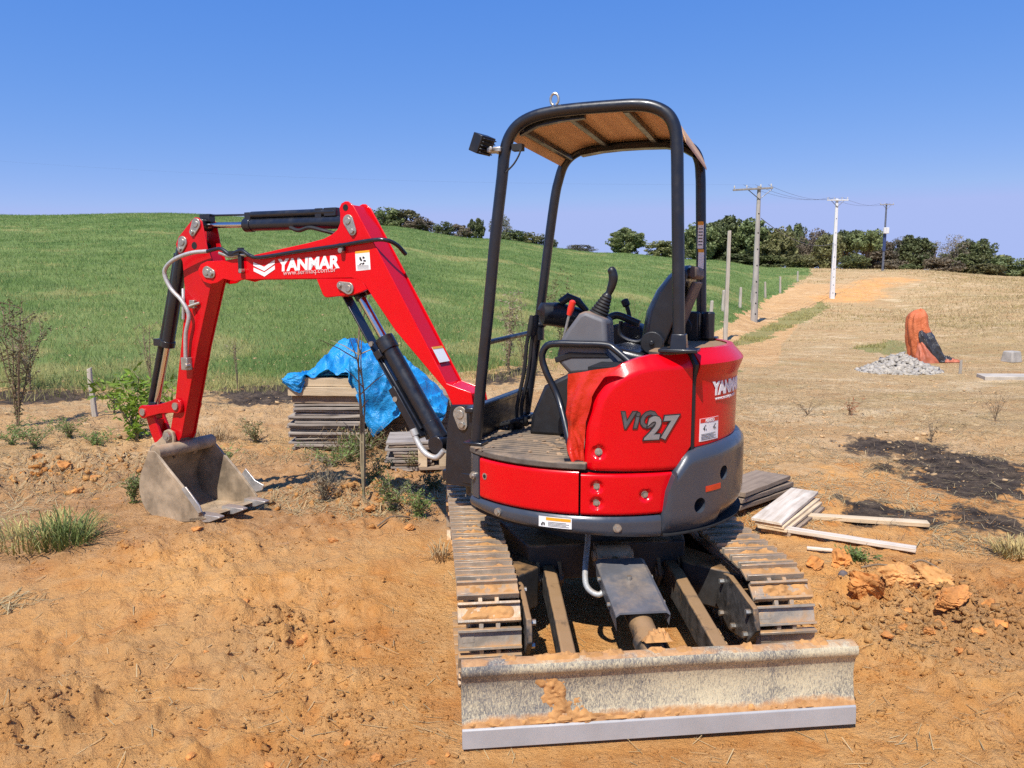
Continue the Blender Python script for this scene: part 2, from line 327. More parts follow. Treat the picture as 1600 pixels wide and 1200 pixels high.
    h = math_n(n, l, 'SUBTRACT', h, math_n(n, l, 'MULTIPLY', crumb, math_n(n, l, 'ADD', vo.outputs["Distance"], math_n(n, l, 'MULTIPLY', vo2.outputs["Distance"], .5))))
    add_bump(n, l, b, h, 1.0, .030); return m
M['ground'] = ground_mat()

# ------------------------------------------------------------------ mesh building helpers
def link(o, parent=None):
    COL.objects.link(o)
    if parent is not None: o.parent = parent
    return o
def np_mesh(name, V, F, mat, parent=None, smooth=False, attrs=None):
    V = np.asarray(V, np.float32); F = np.asarray(F, np.int32); k = F.shape[1]
    me = bpy.data.meshes.new(name); me.vertices.add(len(V)); me.vertices.foreach_set('co', V.ravel())
    me.loops.add(F.size); me.loops.foreach_set('vertex_index', F.ravel())
    me.polygons.add(len(F)); me.polygons.foreach_set('loop_start', np.arange(0, F.size, k, dtype=np.int32))
    me.polygons.foreach_set('loop_total', np.full(len(F), k, np.int32))
    if smooth: me.polygons.foreach_set('use_smooth', np.ones(len(F), bool))
    for a, v in (attrs or {}).items():
        at_ = me.attributes.new(a, 'FLOAT', 'POINT'); at_.data.foreach_set('value', np.asarray(v, np.float32))
    me.update(calc_edges=True); me.materials.append(M[mat] if isinstance(mat, str) else mat)
    return link(bpy.data.objects.new(name, me), parent)
class MB:
    def __init__(s): s.v = []; s.f = []
    def add(s, V, F):
        o = len(s.v); s.v += [tuple(map(float, p)) for p in V]; s.f += [tuple(i + o for i in f) for f in F]; return s
    def box(s, c, d, R=None, taper=None):
        V = []
        for z in (-.5, .5):
            for (x, y) in ((-.5, -.5), (.5, -.5), (.5, .5), (-.5, .5)):
                t = 1 if (taper is None or z < 0) else taper
                V.append(Vector((x * d[0] * t, y * d[1] * t, z * d[2])))
        if R is not None: V = [R @ p for p in V]
        V = [p + Vector(c) for p in V]
        return s.add(V, [(3, 2, 1, 0), (4, 5, 6, 7), (0, 1, 5, 4), (1, 2, 6, 5), (2, 3, 7, 6), (3, 0, 4, 7)])
    def prism(s, poly, a, b, axis='y'):
        """poly in the plane across the axis: y -> (x,z), z -> (x,y), x -> (y,z)"""
        def p3(p, t): return {'y': (p[0], t, p[1]), 'z': (p[0], p[1], t), 'x': (t, p[0], p[1])}[axis]
        A = sum(poly[i][0] * poly[(i + 1) % len(poly)][1] - poly[(i + 1) % len(poly)][0] * poly[i][1] for i in range(len(poly)))
        if (A < 0) != (axis == 'y'): poly = poly[::-1]
        n = len(poly); V = [p3(p, a) for p in poly] + [p3(p, b) for p in poly]
        F = [tuple(range(n))[::-1], tuple(range(n, 2 * n))] + [(i, (i + 1) % n, n + (i + 1) % n, n + i) for i in range(n)]
        return s.add(V, F)
    def tube(s, pts, r, n=10, caps=True):
        P = [Vector(p) for p in pts]; m = len(P); rr = r if isinstance(r, (list, tuple, np.ndarray)) else [r] * m
        V = []; up = None
        for i in range(m):
            t = (P[min(i + 1, m - 1)] - P[max(i - 1, 0)]).normalized()
            if up is None: up = Vector((0, 0, 1)) if abs(t.z) < .9 else Vector((0, 1, 0))
            a = t.cross(up).normalized(); up = a.cross(t).normalized()
            for k in range(n):
                th = 2 * math.pi * k / n; V.append(P[i] + (a * math.cos(th) + up * math.sin(th)) * rr[i])
        F = [(i * n + k, i * n + (k + 1) % n, (i + 1) * n + (k + 1) % n, (i + 1) * n + k) for i in range(m - 1) for k in range(n)]
        if caps: F += [tuple(range(n))[::-1], tuple(range((m - 1) * n, m * n))]
        return s.add(V, F)
    def cyl(s, a, b, r, r2=None, n=20): return s.tube([a, b], [r, r if r2 is None else r2], n)
    def grid(s, G):
        """G[i][j] -> point"""
        a, b = len(G), len(G[0]); V = [p for row in G for p in row]
        F = [(i * b + j, i * b + j + 1, (i + 1) * b + j + 1, (i + 1) * b + j) for i in range(a - 1) for j in range(b - 1)]
        return s.add(V, F)
    def slab(s, G, off):
        """closed sheet: grid plus a second layer displaced by off(i,j)"""
        a, b = len(G), len(G[0]); N = a * b
        V = [Vector(p) for row in G for p in row]; V2 = [Vector(G[i][j]) + Vector(off(i, j)) for i in range(a) for j in range(b)]
        F = []
        for i in range(a - 1):
            for j in range(b - 1):
                q = (i * b + j, i * b + j + 1, (i + 1) * b + j + 1, (i + 1) * b + j); F.append(q); F.append(tuple(N + k for k in q[::-1]))
        for j in range(b - 1):
            F.append((j + 1, j, N + j, N + j + 1)); e = (a - 1) * b; F.append((e + j, e + j + 1, N + e + j + 1, N + e + j))
        for i in range(a - 1):
            F.append((i * b, (i + 1) * b, N + (i + 1) * b, N + i * b)); k = b - 1; F.append(((i + 1) * b + k, i * b + k, N + i * b + k, N + (i + 1) * b + k))
        return s.add(V + V2, F)
    def lump(s, c, r, seed=0, sub=2, rough=.35, flat=1.):
        bm = bmesh.new(); bmesh.ops.create_icosphere(bm, subdivisions=sub, radius=1)
        rr = random.Random(seed); o = [rr.uniform(-50, 50) for _ in range(3)]
        sc = r if isinstance(r, (tuple, list)) else (r, r, r * flat)
        V = []
        for v in bm.verts:
            p = v.co; k = 1 + rough * (float(fbm(p.x * 1.3 + o[0] + p.z * .7, p.y * 1.3 + o[1] - p.z * .9, seed, 3)) - .5) * 2
            k += rough * .5 * (float(vn(p.x * 4 + o[1], p.y * 4 + p.z * 4 + o[2], seed + 5)) - .5)
            if sub > 2: k += rough * .55 * (float(fbm(p.x * 7 + o[2] + p.z * 3, p.y * 7 - p.z * 6 + o[0], seed + 9, 3, .6)) - .5)
            V.append((c[0] + p.x * sc[0] * k, c[1] + p.y * sc[1] * k, c[2] + p.z * sc[2] * k))
        F = [tuple(v.index for v in f.verts) for f in bm.faces]; bm.free(); return s.add(V, F)
    def rock(s, r, seed, sub=4, cuts=9, rough=.10):
        bm = bmesh.new(); bmesh.ops.create_icosphere(bm, subdivisions=sub, radius=1); rr = random.Random(seed); V = []
        N = [(Vector((rr.gauss(0, 1), rr.gauss(0, 1), rr.gauss(0, .8))).normalized(), rr.uniform(.52, .82)) for _ in range(cuts)]
        for v in bm.verts:
            p = v.co.copy()
            for n, d in N:
                e = p.dot(n) - d
                if e > 0: p -= n * e
            f = float(fbm(v.co.x * 3 + seed + v.co.z * 2, v.co.y * 3 - v.co.z * 3, seed, 5, .62)) - .5
            p *= 1 + rough * 2.2 * f; V.append((p.x * r[0], p.y * r[1], p.z * r[2]))
        F = [tuple(v.index for v in f.verts) for f in bm.faces]; bm.free(); return s.add(V, F)
    def patch(s, o, u, v, n, w, h, amp, seed, nx=16, ny=8, thr=.40):
        o, u, v, n = Vector(o), Vector(u), Vector(v), Vector(n); G = []
        for i in range(nx + 1):
            row = []
            for j in range(ny + 1):
                a = i / nx * 2 - 1; b = j / ny * 2 - 1
                mk = max(0, 1 - a * a) * max(0, 1 - b * b); mk = min(1, mk * 2.2)
                f = float(fbm(a * w * 32 + seed * 3.7, b * h * 32 + seed * 1.3, seed, 4, .6)); k = max(-.004, amp * (f - thr) / .25 * mk - (1 - mk) * .004)
                row.append(o + u * (a * w) + v * (b * h) + n * k)
            G.append(row)
        return s.grid(G)
    def build(s, name, mat, parent=None, frame=None, smooth=38, bevel=0., seg=2, label=None, fix=True):
        me = bpy.data.meshes.new(name); me.from_pydata(s.v, [], s.f)
        if fix:
            bm = bmesh.new(); bm.from_mesh(me); bmesh.ops.recalc_face_normals(bm, faces=bm.faces); bm.to_mesh(me); bm.free()
        me.materials.append(M[mat] if isinstance(mat, str) else mat)
        if smooth:
            me.polygons.foreach_set('use_smooth', [True] * len(me.polygons)); me.set_sharp_from_angle(angle=rad(smooth))
        o = bpy.data.objects.new(name, me); link(o, parent)
        if frame is not None: o.location = frame[0]; o.rotation_euler = (0, 0, frame[1])
        if bevel:
            m = o.modifiers.new("bevel", 'BEVEL'); m.width = bevel; m.segments = seg; m.limit_method = 'ANGLE'; m.angle_limit = rad(40); m.harden_normals = False
        if label: o['label'] = label
        return o
def smooth_path(P, k=6):
    P = [Vector(p) for p in P]; out = []
    Q = [P[0] * 2 - P[1]] + P + [P[-1] * 2 - P[-2]]
    for i in range(1, len(Q) - 2):
        for j in range(k):
            t = j / k; a, b, c, d = Q[i - 1], Q[i], Q[i + 1], Q[i + 2]
            out.append(.5 * ((2 * b) + (c - a) * t + (2 * a - 5 * b + 4 * c - d) * t * t + (3 * b - a - 3 * c + d) * t ** 3))
    return out + [P[-1]]
def tag(o, label, cat=None, group=None, kind=None):
    if label: o['label'] = label
    if cat: o['category'] = cat
    if group: o['group'] = group
    if kind: o['kind'] = kind
    return o
def empty(name, loc, label=None, cat=None, group=None, rz=0):
    o = bpy.data.objects.new(name, None); o.empty_display_size = .2; link(o); o.location = loc; o.rotation_euler = (0, 0, rz)
    return tag(o, label, cat, group)
def text_geo(txt, size, bold=0., shear=0., ext=.0015, sx=1., gap=1.):
    cu = bpy.data.curves.new("t", 'FONT'); cu.body = txt; cu.size = size; cu.shear = shear; cu.offset = bold; cu.extrude = ext; cu.resolution_u = 3; cu.space_character = gap
    o = bpy.data.objects.new("t", cu); COL.objects.link(o)
    dg = bpy.context.evaluated_depsgraph_get(); me = bpy.data.meshes.new_from_object(o.evaluated_get(dg))
    V = [(v.co.x * sx, v.co.y, v.co.z) for v in me.vertices]; F = [tuple(p.vertices) for p in me.polygons]
    bpy.data.objects.remove(o); bpy.data.curves.remove(cu); bpy.data.meshes.remove(me); return V, F
def text_flat(txt, size, fn, **kw):
    V, F = text_geo(txt, size, **kw); m = MB(); m.add([fn(*v) for v in V], F); return m
def copy_tree(o, parent=None):
    c = o.copy(); link(c); c.parent = parent
    for ch in o.children: copy_tree(ch, c)
    return c

# ------------------------------------------------------------------ ground zones (world positions)
FIELD_EDGE = [gp(*p) for p in ((-900, 620), (-300, 612), (0, 608), (220, 606), (450, 603), (620, 596), (760, 584), (900, 562), (1010, 545), (1090, 530), (1130, 515), (1165, 485), (1200, 468), (1225, 455), (1246, 440), (1268, 428))]
FIELD = [(p.x, p.y) for p in FIELD_EDGE] + [(45, 118), (60, 300), (-60, 600), (-600, 500), (-500, 20), (-60, 8)]
ROAD = [gp(*p) for p in ((1080, 560), (1120, 532), (1150, 512), (1190, 492), (1230, 474), (1265, 458), (1290, 446))]
CUT = [gp(*p) for p in ((1310, 470), (1340, 455), (1375, 440), (1400, 436))]
BURN = [[gp(*p) for p in q] for q in (
    ((1275, 682), (1340, 682), (1510, 703), (1480, 716), (1330, 712)),
    ((1390, 716), (1470, 708), (1620, 728), (1620, 792), (1520, 777), (1460, 772), (1425, 746)),
    ((1285, 786), (1340, 786), (1450, 800), (1510, 788), (1620, 800), (1620, 846), (1550, 838), (1480, 822), (1400, 816), (1300, 803)),
    ((-200, 618), (0, 614), (110, 612), (170, 617), (170, 628), (60, 630), (-200, 634)),
    ((335, 612), (400, 604), (460, 600), (520, 612), (470, 628), (380, 634), (330, 628)),
    ((740, 590), (830, 574), (850, 588), (760, 604)))]
VERGE = [[gp(*p) for p in q] for q in (
    ((1130, 545), (1180, 515), (1225, 492), (1285, 470), (1300, 480), (1250, 505), (1190, 535)),
    ((1330, 545), (1400, 530), (1430, 540), (1390, 556)), ((1050, 610), (1120, 570), (1150, 580), (1080, 640)))]
UNA = rad(6.3)
def to_un(x, y):
    dx = x - MP[0]; dy = y - MP[1]; return dx * math.cos(UNA) + dy * math.sin(UNA), -dx * math.sin(UNA) + dy * math.cos(UNA)
CLODZ = [(gp(1400, 960), .75, .8), (gp(1500, 950), .9, .9), (gp(1450, 1050), 1.0, .5), (gp(420, 960), .35, .9), (gp(470, 1010), .3, .8), (gp(90, 740), 1.2, .9), (gp(330, 860), .8, .6),
         (gp(590, 760), 1.0, .7), (gp(60, 1130), .35, .8), (gp(1300, 1000), .5, .4)]
def detail(x, y):
    r = np.hypot(x, y)
    ux, uy = to_un(x, y)
    mach = (1 - sst(.0, .35, np.maximum(np.abs(ux) - .85, np.abs(uy + .1) - 1.3)))
    near = 1 - sst(9, 22, r)
    a = 22 * math.pi / 180; s = x * math.cos(a) + y * math.sin(a); t = -x * math.sin(a) + y * math.cos(a)
    streak = (fbm(s * 1.6, t * 13, 31, 5, .6) - .5) * .046 * near
    mid = (fbm(x * 1.4, y * 1.4, 3, 4) - .5) * (.06 * near + .16 * (1 - near) * sst(10, 30, r))
    fine = (fbm(x * 9, y * 9, 9, 4, .6) - .5) * .042 * near
    cl = np.zeros_like(x)
    for p, R, w in CLODZ: cl = np.maximum(cl, w * (1 - sst(R * .3, R, np.hypot(x - p.x, y - p.y))))
    cl = np.maximum(cl, .40 * near * sst(.42, .60, fbm(x * .8, y * .8, 27, 3)))
    n = fbm(x * 7 + 3, y * 7, 21, 3, .55); n2 = fbm(x * 15, y * 15 + 8, 22, 3, .6)
    lum = np.clip(n - .46, 0, 1) * .24 + np.clip(n2 - .47, 0, 1) * .20
    d = streak + mid + fine * 1.0 + lum * cl * near
    bl_ = (1 - sst(0, .12, np.abs(uy + 1.30) - .05)) * (1 - sst(.76, .95, np.abs(ux)))
    return d * (1 - .75 * mach) * (1 - .8 * bl_) - mach * .022 - bl_ * .012
def hz(x, y):
    x = np.atleast_1d(np.asarray(x, float)); y = np.atleast_1d(np.asarray(y, float)); return hbase(x, y) + detail(x, y)
def hz1(x, y): return float(hz(x, y)[0])
def gpz(px, py):
    p = gp(px, py); return Vector((p.x, p.y, hz1(p.x, p.y)))

# ------------------------------------------------------------------ ground mesh: one sheet to the horizon
def dry_tone(x, y): return fbm(x * .16, y * .16, 91, 5, .6) * .55 + fbm(x * .7, y * .7, 92, 4) * .45 + .06 * (1 - sst(13, 30, np.hypot(x, y)))
ang = np.concatenate([np.arange(-178, -46, 3), np.arange(-46, 46.01, .145), np.arange(49, 180, 3)]) * math.pi / 180
def geo(a, b, g): return a * np.exp(np.arange(0, math.log(b / a), g))
rr_ = np.concatenate([geo(.25, 1.5, .16), geo(1.5, 8, .0068), geo(8, 30, .010), geo(30, 125, .014), geo(125, 900, .12)])
A_, R_ = np.meshgrid(ang, rr_); gx = np.sin(A_) * R_; gy = np.cos(A_) * R_
gzz = hbase(gx, gy) + detail(gx, gy)
na, nr = len(ang), len(rr_)
idx = np.arange(na * nr).reshape(nr, na); nx_ = np.roll(idx, -1, 1)
Fq = np.stack([idx[:-1], nx_[:-1], nx_[1:], idx[1:]], -1).reshape(-1, 4)[:, ::-1]
X, Y = gx.ravel(), gy.ravel()
wob = lambda s, k, sd: (fbm(X * s, Y * s, sd, 4) - .5) * k
Xw, Yw = X + wob(.9, 1.0, 41), Y + wob(.9, 1.0, 42)
RR = np.hypot(X, Y)
grass_m = in_poly(Xw, Yw, FIELD).astype(float)
burn_m = np.zeros_like(X)
for q in BURN:
    Q = [(p.x, p.y) for p in q]; acc = np.zeros_like(X)
    for k in range(7): acc += in_poly(X + wob(1.3, 1.3, 51 + k) + wob(6, .4, 60 + k), Y + wob(1.3, 1.6, 71 + k) + wob(6, .4, 80 + k), Q)
    burn_m = np.maximum(burn_m, acc / 7 * 1.05)
verge_m = np.zeros_like(X)
for q in VERGE: verge_m = np.maximum(verge_m, in_poly(Xw, Yw, [(p.x, p.y) for p in q]) * .62)
road_d = seg_dist(X, Y, [(p.x, p.y) for p in ROAD]); cut_d = seg_dist(X, Y, [(p.x, p.y) for p in CUT])
azx = np.arctan2(X, Y)
straw_m = sst(8.0, 11.5, RR + wob(.5, 3, 61)) * .5 + .24 * sst(.30, .50, azx) * sst(26, 32, RR) + sst(4.5, 7, RR) * .18 * sst(.15, .3, azx)
straw_m = straw_m * (1 - .9 * (road_d < 1.9)) * (1 - .55 * (1 - sst(.6, 3.0, cut_d + wob(.4, 3, 64))))
pale_m = sst(5.5, 9, RR + wob(.5, 3, 62)) * (1 - .55 * (1 - sst(.6, 3.0, cut_d + wob(.4, 3, 64)))) * .8
ux_, uy_ = to_un(X, Y)
chalk_m = (1 - sst(.3, 1.6, np.hypot(X - gp(1420, 1040).x, Y - gp(1420, 1040).y))) + .35 * (RR < 5)
ground = np_mesh('ground', np.stack([X, Y, gzz.ravel()], -1), Fq, 'ground', smooth=True,
                 attrs=dict(loam=sst(4.4, 5.4, RR) * (1 - sst(7.0, 8.5, RR)) * (1 - sst(-.02, .12, azx)), drygrass=sst(.54, .70, dry_tone(X, Y)), grass=grass_m, burn=burn_m, verge=verge_m, straw=straw_m, pale=pale_m, chalk=np.clip(chalk_m, 0, 1)))
tag(ground, 'bare orange soil running into straw, burnt patches and a green field', kind='structure')

# ------------------------------------------------------------------ EXCAVATOR
exc = empty('excavator', tuple(MP), 'red and grey mini excavator with black canopy, raised boom and dozer blade', 'excavator')
UPF = ((0, 0, 0), rad(-20)); UNF = ((0, 0, 0), UNA)
BO = Matrix.Rotation(rad(-20), 3, 'Z') @ Vector((-.70, 0, 0)); BMF = (tuple(BO), rad(-26))
def part(mb, name, mat, fr, parent=None, **k): return mb.build(name, mat, parent or exc, None if parent else fr, **k)

# --- undercarriage: tracks
TRX = .6425; TW = .265; IR = .212; HB = .74; NSH = 44
per = 4 * HB + 2 * math.pi * IR; pitch_ = per / NSH
def track_pos(s):
    s %= per
    if s < 2 * HB: return (-HB + s, 2 * IR + .012, 0.)            # top run going back
    s -= 2 * HB
    if s < math.pi * IR: a = s / IR; return (HB + math.sin(a) * IR, IR + .012 + math.cos(a) * IR, -a)
    s -= math.pi * IR
    if s < 2 * HB: return (HB - s, .012, -math.pi)
    s -= 2 * HB; a = s / IR; return (-HB - math.sin(a) * IR, IR + .012 - math.cos(a) * IR, -math.pi - a)
shoe = MB(); p2 = pitch_ * .5
shoe.box((0, 0, .006), (TW, pitch_ * .80, .012))
for yy in (-p2 * .74, p2 * .74): shoe.box((0, yy, .017), (TW - .002, .012, .030))
shoe.box((0, 0, -.010), (.10, pitch_ * .7, .022))
for xx in (-.035, .035): shoe.box((xx, p2 * .98, .004), (.018, .030, .026))
shoe.box((-.09, 0, .0125), (.05, .03, .003))
shoe_me = None
trk_fr = MB()
for side in (-1, 1):
    fr = MB(); cx = side * TRX
    st_poly = [(-HB - .12, .12), (-HB + .05, .09), (HB - .05, .09), (HB + .1, .14), (HB + .1, .27), (HB - .15, .33), (-HB + .2, .33), (-HB - .12, .28)]
    fr.prism(st_poly, cx - .075, cx + .075, 'x')
    fr.cyl((cx - .05, -HB, IR + .012), (cx + .05, -HB, IR + .012), IR - .03, n=28); fr.cyl((cx - .085, -HB, IR + .012), (cx + .085, -HB, IR + .012), .07, n=18)
    fr.cyl((cx - .03, HB, IR + .012), (cx + .03, HB, IR + .012), IR - .03, n=18); fr.cyl((cx - .11, HB, IR + .012), (cx + .11, HB, IR + .012), .11, n=20)
    for k in range(4): fr.cyl((cx - .07, -.48 + k * .32, .075), (cx + .07, -.48 + k * .32, .075), .055, n=16)
    fr.cyl((cx - .04, 0, .37), (cx + .04, 0, .37), .035, n=14)
    tr = part(fr, 'track', 'underframe', UNF, bevel=.006)
    for k in range(NSH):
        yy, zz, a = track_pos((k + .35 * (side > 0)) * pitch_)
        if shoe_me is None:
            o = shoe.build('shoe', 'trackmetal', tr, bevel=.0025, seg=1); shoe_me = o.data
        else:
            o = bpy.data.objects.new('shoe', shoe_me); link(o, tr); m = o.modifiers.new("bevel", 'BEVEL'); m.width = .0025; m.segments = 1; m.limit_method = 'ANGLE'
        o.location = (cx, yy, zz + random.uniform(-.0015, .0015)); o.rotation_euler = (a, 0, random.uniform(-.006, .006))
    # dried mud cakes lying on the shoes
    mud = MB()
    for k in range(NSH):
        yy, zz, a = track_pos((k + .35 * (side > 0)) * pitch_)
        if zz < .2 or abs(yy) > .93 or random.random() < .1: continue
        R = Matrix.Rotation(a, 3, 'X')
        c = Vector((cx, yy, zz))
        mud.patch(c + R @ Vector((random.uniform(-.03, .03), 0, .0125)), (1, 0, 0), R @ Vector((0, 1, 0)), R @ Vector((0, 0, 1)), .12, pitch_ * .34, random.choice((.008, .011, .014)), k + 50 * (side > 0), 26, 10, random.uniform(.26, .46))
    o = mud.build('dried_mud', 'soil', tr); o['kind'] = 'stuff'
# centre frame, slew ring
m = MB()
m.prism([(-.40, -.34), (.40, -.34), (.46, -.1), (.56, .25), (.46, .45), (-.46, .45), (-.56, .25), (-.46, -.1)], .26, .44, 'z')
for s in (-1, 1):
    m.prism([(s * .36, -.42), (s * .58, -.62), (s * .58, -.40), (s * .40, -.12)], .16, .36, 'z')
    m.prism([(s * .36, .42), (s * .58, .62), (s * .58, .40), (s * .40, .12)], .16, .36, 'z')
part(m, 'centre_frame', 'underframe', UNF, bevel=.01)
m = MB(); m.cyl((0, 0, .43), (0, 0, .60), .31, n=40); part(m, 'slew_ring', 'underframe', UNF)
# blade lift arms
for s, x0, x1 in ((-1, -.30, -.345), (1, .315, .285)):
    m = MB(); R = [(-.30, .30), (-.36, .345), (-.50, .345), (-1.24, .245), (-1.24, .12), (-.55, .20), (-.30, .20)]
    xa, xb = (x0 - .03, x0 + .03)
    n_ = len(R); V = [(xa + (x1 - x0) * (-.3 - p[0]) / .94, p[0], p[1]) for p in R] + [(xb + (x1 - x0) * (-.3 - p[0]) / .94, p[0], p[1]) for p in R]
    m.add(V, [tuple(range(n_)), tuple(range(n_, 2 * n_))[::-1]] + [(i, n_ + i, n_ + (i + 1) % n_, (i + 1) % n_) for i in range(n_)])
    a = part(m, 'blade_arm', 'armmetal', UNF, bevel=.008)
    k = MB(); k.cyl((x0 - .075, -.34, .275), (x0 + .075, -.34, .275), .036, n=18)
    for t in (-.055, .055): k.prism([(-.25, .14), (-.36, .215), (-.40, .28), (-.36, .34), (-.25, .42), (-.18, .42)], x0 + t - .010, x0 + t + .010, 'x')
    k.build('pivot', 'armmetal', a, bevel=.004)
# idler inner guard plates
for s in (-1, 1):
    m = MB(); xg = s * .485
    m.prism([(-.56, .22), (-.66, .385), (-.73, .40), (-1.0, .36), (-1.035, .27), (-.96, .185), (-.75, .15)], xg - .012, xg + .012, 'x')
    g = part(m, 'guard_plate', 'armmetal', UNF, bevel=.005)
    for (yy, zz) in ((-.67, .35), (-.97, .33), (-.95, .22), (-.68, .20), (-.82, .20)): k = MB(); k.cyl((xg - .02 * s - .012, yy, zz), (xg - .02 * s + .012, yy, zz), .013, n=6); k.build('bolt', 'pinsteel', g)
# blade cylinder with cover
m = MB(); m.cyl((0, -.62, .37), (0, -1.18, .24), .052, n=24); m.cyl((0, -1.06, .268), (0, -1.11, .257), .064, n=24); m.cyl((0, -.40, .42), (0, -.62, .37), .024, n=16)
cylp = part(m, 'blade_cylinder', 'armmetal', UNF)
m = MB(); m.cyl((-.075, -.44, .415), (.075, -.44, .415), .05, n=24); m.cyl((-.10, -.44, .415), (.10, -.44, .415), .028, n=16); m.prism([(-.38, .34), (-.47, .36), (-.50, .42), (-.46, .46), (-.38, .46)], -.085, -.06, 'x'); m.prism([(-.38, .34), (-.47, .36), (-.50, .42), (-.46, .46), (-.38, .46)], .06, .085, 'x')
m.build('pivot', 'bucket', cylp, bevel=.004)
def cov(t, x, dz=0):  # along the cylinder, t 0..1
    y = -.585 + t * (-.40); z = .448 + t * (-.088); return (x, y, z + dz)
m = MB(); prof = [(-.112, -.075), (-.117, -.012), (-.100, .0), (.100, .0), (.117, -.012), (.112, -.055)]
G = [[cov(t, a, b) for a, b in prof] for t in (0, .5, 1)]
m.slab(G, lambda i, j: (0, -.002, -.008))
M['cover_plate'] = pmat('dusty_cover_plate', (.105, .105, .112), .45, 0, .25, 8, .1, 60, 0, .60, 7, up=.26, dcol=(.30, .225, .155))
cv = part(m, 'cylinder_cover', 'cover_plate', UNF, smooth=30)
k = MB(); k.cyl(cov(.42, 0, -.004), cov(.42, 0, .016), .012, n=8); k.build('bolt', 'pinsteel', cv)
for t in (.25, .72):
    for x in (-1, 1): k = MB(); k.cyl(cov(t, x * .112, -.035), cov(t, x * .128, -.035), .010, n=8); k.build('bolt', 'pinsteel', cv)
m = MB(); m.tube(smooth_path([(-.10, -.30, .56), (-.115, -.40, .48), (-.15, -.52, .40), (-.165, -.62, .335), (-.12, -.68, .315), (-.07, -.66, .35)]), .014, 10); part(m, 'cylinder_hose', 'hose', UNF)
# dozer blade
prof = [(-1.300, .070), (-1.285, .11), (-1.276, .16), (-1.273, .20), (-1.276, .235), (-1.283, .262), (-1.294, .274), (-1.302, .285), (-1.304, .303), (-1.297, .318), (-1.270, .325), (-1.240, .320), (-1.228, .29), (-1.236, .20), (-1.250, .12), (-1.268, .052), (-1.288, .045)]
m = MB(); nx = 60; n_ = len(prof)
G = []
for i in range(nx + 1):
    x = -.775 + 1.55 * i / nx; w = .004 * (float(vn(x * 3, 2, 5)) - .5); G.append([(x, p[0] + w * (p[1] > .1), p[1] + .003 * (float(vn(x * 5, p[1] * 9, 8)) - .5)) for p in prof] + [None])
for g in G: g[-1] = g[0]
V = [p for g in G for p in g[:-1]]; F = [(i * n_ + j, i * n_ + (j + 1) % n_, (i + 1) * n_ + (j + 1) % n_, (i + 1) * n_ + j) for i in range(nx) for j in range(n_)]
F += [tuple(range(n_)), tuple(range(nx * n_, nx * n_ + n_))[::-1]]
m.add(V, F); bl = part(m, 'dozer_blade', 'blade', UNF, smooth=45)
m = MB(); m.prism([(-1.310, .000), (-1.306, .070), (-1.299, .076), (-1.285, .066), (-1.288, .000)], -.775, .775, 'x'); m.build('cutting_edge', 'edge', bl, bevel=.002)
m = MB(); random.seed(21)
def on_blade(x, z): return (x, float(np.interp(z, [.07, .11, .16, .2, .235, .258], [-1.300, -1.285, -1.276, -1.273, -1.276, -1.282])), z)
G = []
for i in range(45):
    row = []
    for j in range(37):
        a_ = i / 44 * 2 - 1; b_ = j / 36; z = .075 + b_ * .18; x = -.40 + a_ * .13 - (b_ - .5) * .10
        mk = max(0, 1 - (abs(a_) / (.55 + .35 * (1 - b_))) ** 2) * min(1, (1 - b_) * 5 + .15); f = float(fbm(x * 30, z * 30, 44, 5, .6))
        p = on_blade(x, z); row.append((x, p[1] + .004 - .034 * mk * max(0, f - .26), z))
    G.append(row)
m.grid(G)
for k in range(30):
    u = random.uniform(-.74, .74) if k > 12 else random.gauss(-.35, .25); w = random.uniform(.015, .06)
    if k % 2: m.patch((u, -1.258, .3235), (1, 0, 0), (0, 1, 0), (0, 0, 1), w, .025, .010, 100 + k, 12, 6, .38)
    else: m.patch((u, -1.286, .085), (1, 0, 0), (0, .5, .8), (0, -.8, .5), w * 1.6, .018, .012, 100 + k, 14, 6, .38)
for k in range(5): m.patch((random.gauss(0, .02), -1.15 + k * .012, .315 - k * .004), (1, 0, 0), (0, 1, -.25), (0, .2, 1), .045, .035, .02, 300 + k, 14, 10, .3)
o = m.build('stuck_mud', 'soil', bl); o['kind'] = 'stuff'

